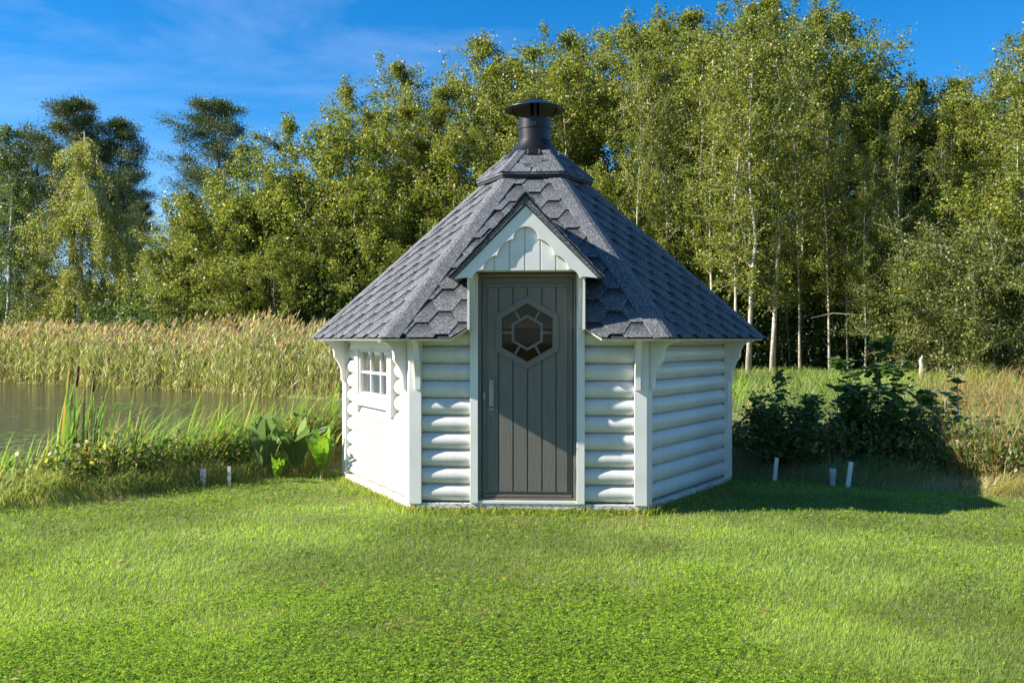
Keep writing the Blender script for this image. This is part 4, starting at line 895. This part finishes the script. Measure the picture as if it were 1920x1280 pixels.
def height(ty): return 'low bushy' if ty > 380 else ('mid height' if ty > 200 else ('tall' if ty > 90 else 'very tall'))
rows.sort()
seen = {}
for px, Y, ty, pi in rows:
    k = (side(px), height(ty)); seen.setdefault(k, []).append((px, Y, ty, pi))
ordn = ['first', 'second', 'third', 'fourth', 'fifth', 'sixth', 'seventh', 'eighth', 'ninth', 'tenth', 'eleventh', 'twelfth', 'thirteenth', 'fourteenth']
for (sd, ht), lst in seen.items():
    for i, (px, Y, ty, pi) in enumerate(lst):
        tree(pi, px, Y, ty, '%s leafy tree %s, %s such from the left' % (ht, sd, ordn[i]) if len(lst) > 1 else '%s leafy tree %s' % (ht, sd), 1.0 + .12 * rt.uniform(-1, 1))
# dark willow thicket at the right
WIL = ([(.08, .105, .025), (.13, .15, .035), (.20, .20, .06)], [3, 3, 1])
wl = deciduous(150, 5.2, .02, 3.4, 42000, .11, WIL, stems=6, trunk_r=.10, nlimb=54, name='willow_bush', up=.45)
tag(wl, 'dark spreading willow bush under the trees at the right edge', 'bush', 'willows at the right of the wood'); place(wl, at(1870, 33), 33, .4, 1.0)
dup(wl, at(1775, 35), 35, 2.4, 1.0, 'dark willow bush behind the dead stump, left of the one at the edge')
# understory filling the foot of the wood
acc = Acc(); n = 60000; x = rng.uniform(-20, 32, n); y = rng.uniform(41, 52, n); h = (1.2 + 3.6 * N2(x, y, .25)) ; z = gz(x, y) + rng.random(n) * h; Lf = rng.uniform(.12, .22, n)
v, f = diamonds(np.stack([x, y, z], 1), Lf, Lf * .7, rdir(rng, n, -.2), rdir(rng, n, .8), .1); acc.add(v, f, tint(rng, n, [(.05, .09, .02), (.08, .12, .03), (.035, .06, .015)], [3, 2, 2])); tag(acc.build('understory', LEAF), kind='stuff')
acc = Acc(); n = 70000; y = rng.uniform(60, 72, n); x = at(1, 1) * 0 + rng.uniform(-24, 50, n); h = 5 + 7 * N1(x, y * .3, .22) - 4 * sm(-17, -24, x); z = rng.random(n) ** .8 * h - .5; Lf = rng.uniform(.28, .5, n)
v, f = diamonds(np.stack([x, y, z], 1), Lf, Lf * .75, rdir(rng, n, -.2), rdir(rng, n, .8), .1); acc.add(v, f, tint(rng, n, [(.06, .09, .02), (.09, .13, .03), (.04, .065, .018)], [3, 2, 2])); tag(acc.build('distant_wood', LEAF), kind='stuff')
acc = Acc(); n = 26000; x = rng.uniform(-46, -29.5, n); y = rng.uniform(66, 76, n); z = rng.random(n) * (3.5 + 4.5 * fbm(N1, x, y, .3)) - .5; Lf = rng.uniform(.25, .45, n); v, f = diamonds(np.stack([x, y, z], 1), Lf, Lf * .7, rdir(rng, n, -.2), rdir(rng, n, .8), .1); acc.add(v, f, tint(rng, n, [(.05, .08, .02), (.08, .11, .03), (.035, .055, .018)], [3, 2, 2])); tag(acc.build('distant_wood', LEAF), kind='stuff')
# broken stump
mb = MB(); mb.tube([(0, 0, -.1), (.03, 0, .5), (.0, .03, .65), (.06, .02, .82)], [.10, .075, .06, .02], 9); st = mb.build('tree_stump', BARK_A, None, smooth=True); st.location = (at(1727, 30), 30, float(gz(at(1727, 30), 30))); tag(st, 'broken pale stump standing in reddish grass below the willows', 'stump')
mb = MB(); X0 = at(1520, 36); mb.tube([(X0, 36, 2.25), (X0 + .9, 36.1, 2.44), (X0 + 2.1, 36, 2.36)], [.008, .02, .012], 5); b_ = mb.build('fallen_branch', BARK_A, None); tag(b_, 'pale dead branch lying level between the thin trunks right of the hut', 'branch')
# ---------------------------------------------------------------- birch and pines at the left
BIR = ([(.27, .30, .075), (.35, .34, .10), (.18, .22, .055), (.44, .37, .11)], [4, 3, 2, 1.5])
bi = deciduous(160, 17, .06, 3.7, 100000, .13, BIR, stems=1, up=.75, droop=1.0, barkm=BARK_B, trunk_r=.17, nlimb=60, name='weeping_birch')
tag(bi, 'yellow green weeping birch in front of the left pines', 'birch'); x = at(148, 56); place(bi, x, 56, 1.0, (EYE + (636 - 238) / 1740 * 56 - float(gz(x, 56))) / 17 )
bi.scale = (1.0, 1.0, bi.scale[2])
GB = ([(.09, .13, .03), (.13, .17, .04), (.06, .095, .025)], [4, 3, 2])
b2 = deciduous(161, 16, .10, 2.6, 30000, .14, GB, up=.6, droop=.4, barkm=BARK_B, trunk_r=.15, nlimb=46, name='birch_tree')
for i, (px, Y, ty, lb) in enumerate([(8, 56, 222, 'dull green birch cut by the left edge of the picture'), (50, 60, 330, 'darker birch between the left edge and the weeping birch'), (-50, 58, 260, 'green birch just beyond the left edge'), (85, 64, 420, 'low green birch behind the weeping birch, left side')]):
    x = at(px, Y); s = (EYE + (636 - ty) / 1740 * Y - float(gz(x, Y))) / 16
    if i == 0: e = b2; place(e, x, Y, 0, s)
    else: e = dup(b2, x, Y, i * 1.3, s)
    tag(e, lb, 'birch', 'birches at the left')
def pine(seed, H, base, rad, npad, name='pine_tree'):
    rg = np.random.default_rng(seed); tr = MB(); br = MB(); n = 10; wob = rg.normal(size=(n, 2)) * .10; pts = [np.array([wob[i][0], wob[i][1], H * i / (n - 1)]) for i in range(n)]; tr.tube(pts, [.20 * (1 - .85 * i / (n - 1)) for i in range(n)], 8); pts = np.array(pts); PP = []; 
    for l in range(npad):
        t = base + (1 - base) * ((l + rg.random() * .8) / npad); t = min(t, .985); fi = t * (n - 1); i0 = min(int(fi), n - 2); p0 = pts[i0] + (pts[i0 + 1] - pts[i0]) * (fi - i0); u = (t - base) / (1 - base)
        ln = rad * (math.sin(math.pi * (u * .80 + .17)) ** .7) * rg.uniform(.55, 1.2); az = l * 2.4 + rg.normal() * .4; d = np.array([math.cos(az), math.sin(az), .12 + .55 * u]); mid = p0 + d * ln * .55 + np.array([0, 0, -.1]); end = p0 + d * ln + np.array([0, 0, .15 * ln]); br.tube([p0, mid, end], [.05 * (1.2 - u), .035 * (1.2 - u), .012], 5, cap=False)
        for q in range(9):
            tt = rg.uniform(.40, 1.05); c = p0 + (end - p0) * tt + rg.normal(size=3) * np.array([.34, .34, .10]) * (ln / 2.2); PP.append((c, rg.uniform(.28, .5) * (.7 + .3 * ln / rad)))
            br.tube([p0 + (end - p0) * min(tt * .85, 1), c], [.014, .006], 3, cap=False)
    PP.append((pts[-1], .4)); per = 150; C = np.array([p[0] for p in PP]).repeat(per, 0); S = np.array([p[1] for p in PP]).repeat(per)[:, None]; m = len(C); off = rg.normal(size=(m, 3)) * np.array([1, 1, .62]) * S * .78; D = off + np.array([0, 0, .25]) + rg.normal(size=(m, 3)) * .25
    v, f = diamonds(C + off, rg.uniform(.13, .22, m), rg.uniform(.028, .045, m), D, rdir(rg, m, .3)); e = empty(name); tr.build('trunk', BARK_P, e, smooth=True, fix=False); br.build('branches', BARK_P, e, smooth=True, fix=False)
    mesh_np('crown', v, f, tint(rg, m, [(.06, .095, .03), (.10, .14, .04), (.15, .18, .055), (.20, .13, .06)], [4, 4, 2, .35]), NEEDLE, e); return e
p1, p2 = pine(200, 17, .48, 2.7, 40), pine(201, 17, .45, 2.3, 34)
def pput(src, first, px, Y, ty, rz, wide, lb):
    x = at(px, Y); s = (EYE + (636 - ty) / 1740 * Y - float(gz(x, Y))) / 17
    e = src if first else dup(src, x, Y, rz, s * wide, sz=s)
    if first: place(e, x, Y, rz, s * wide, s)
    tag(e, lb, 'pine tree', 'pines on the far shore')
pput(p1, True, 138, 66, 200, .3, 1.1, 'tallest dark pine rising behind the weeping birch'); pput(p2, True, 222, 66, 236, 1.2, 1.15, 'dark pine on the right shoulder of the weeping birch'); pput(p2, False, 266, 62, 385, 2.2, .8, 'slim low pine standing alone right of the birch group')
pput(p1, False, 405, 62, 200, 2.0, 1.1, 'tall pine rising alone out of the green thicket'); pput(p1, False, 70, 70, 262, 3.0, 1.1, 'dark pine left of the weeping birch'); pput(p2, False, 232, 72, 330, 4.0, .9, 'dark pine low behind the right edge of the weeping birch'); pput(p1, False, 355, 66, 372, 4.4, .8, 'lower dark pine left of the lone tall pine')
pput(p2, False, 20, 70, 300, 5.0, 1.0, 'dark pine at the left edge behind the dull green birch')
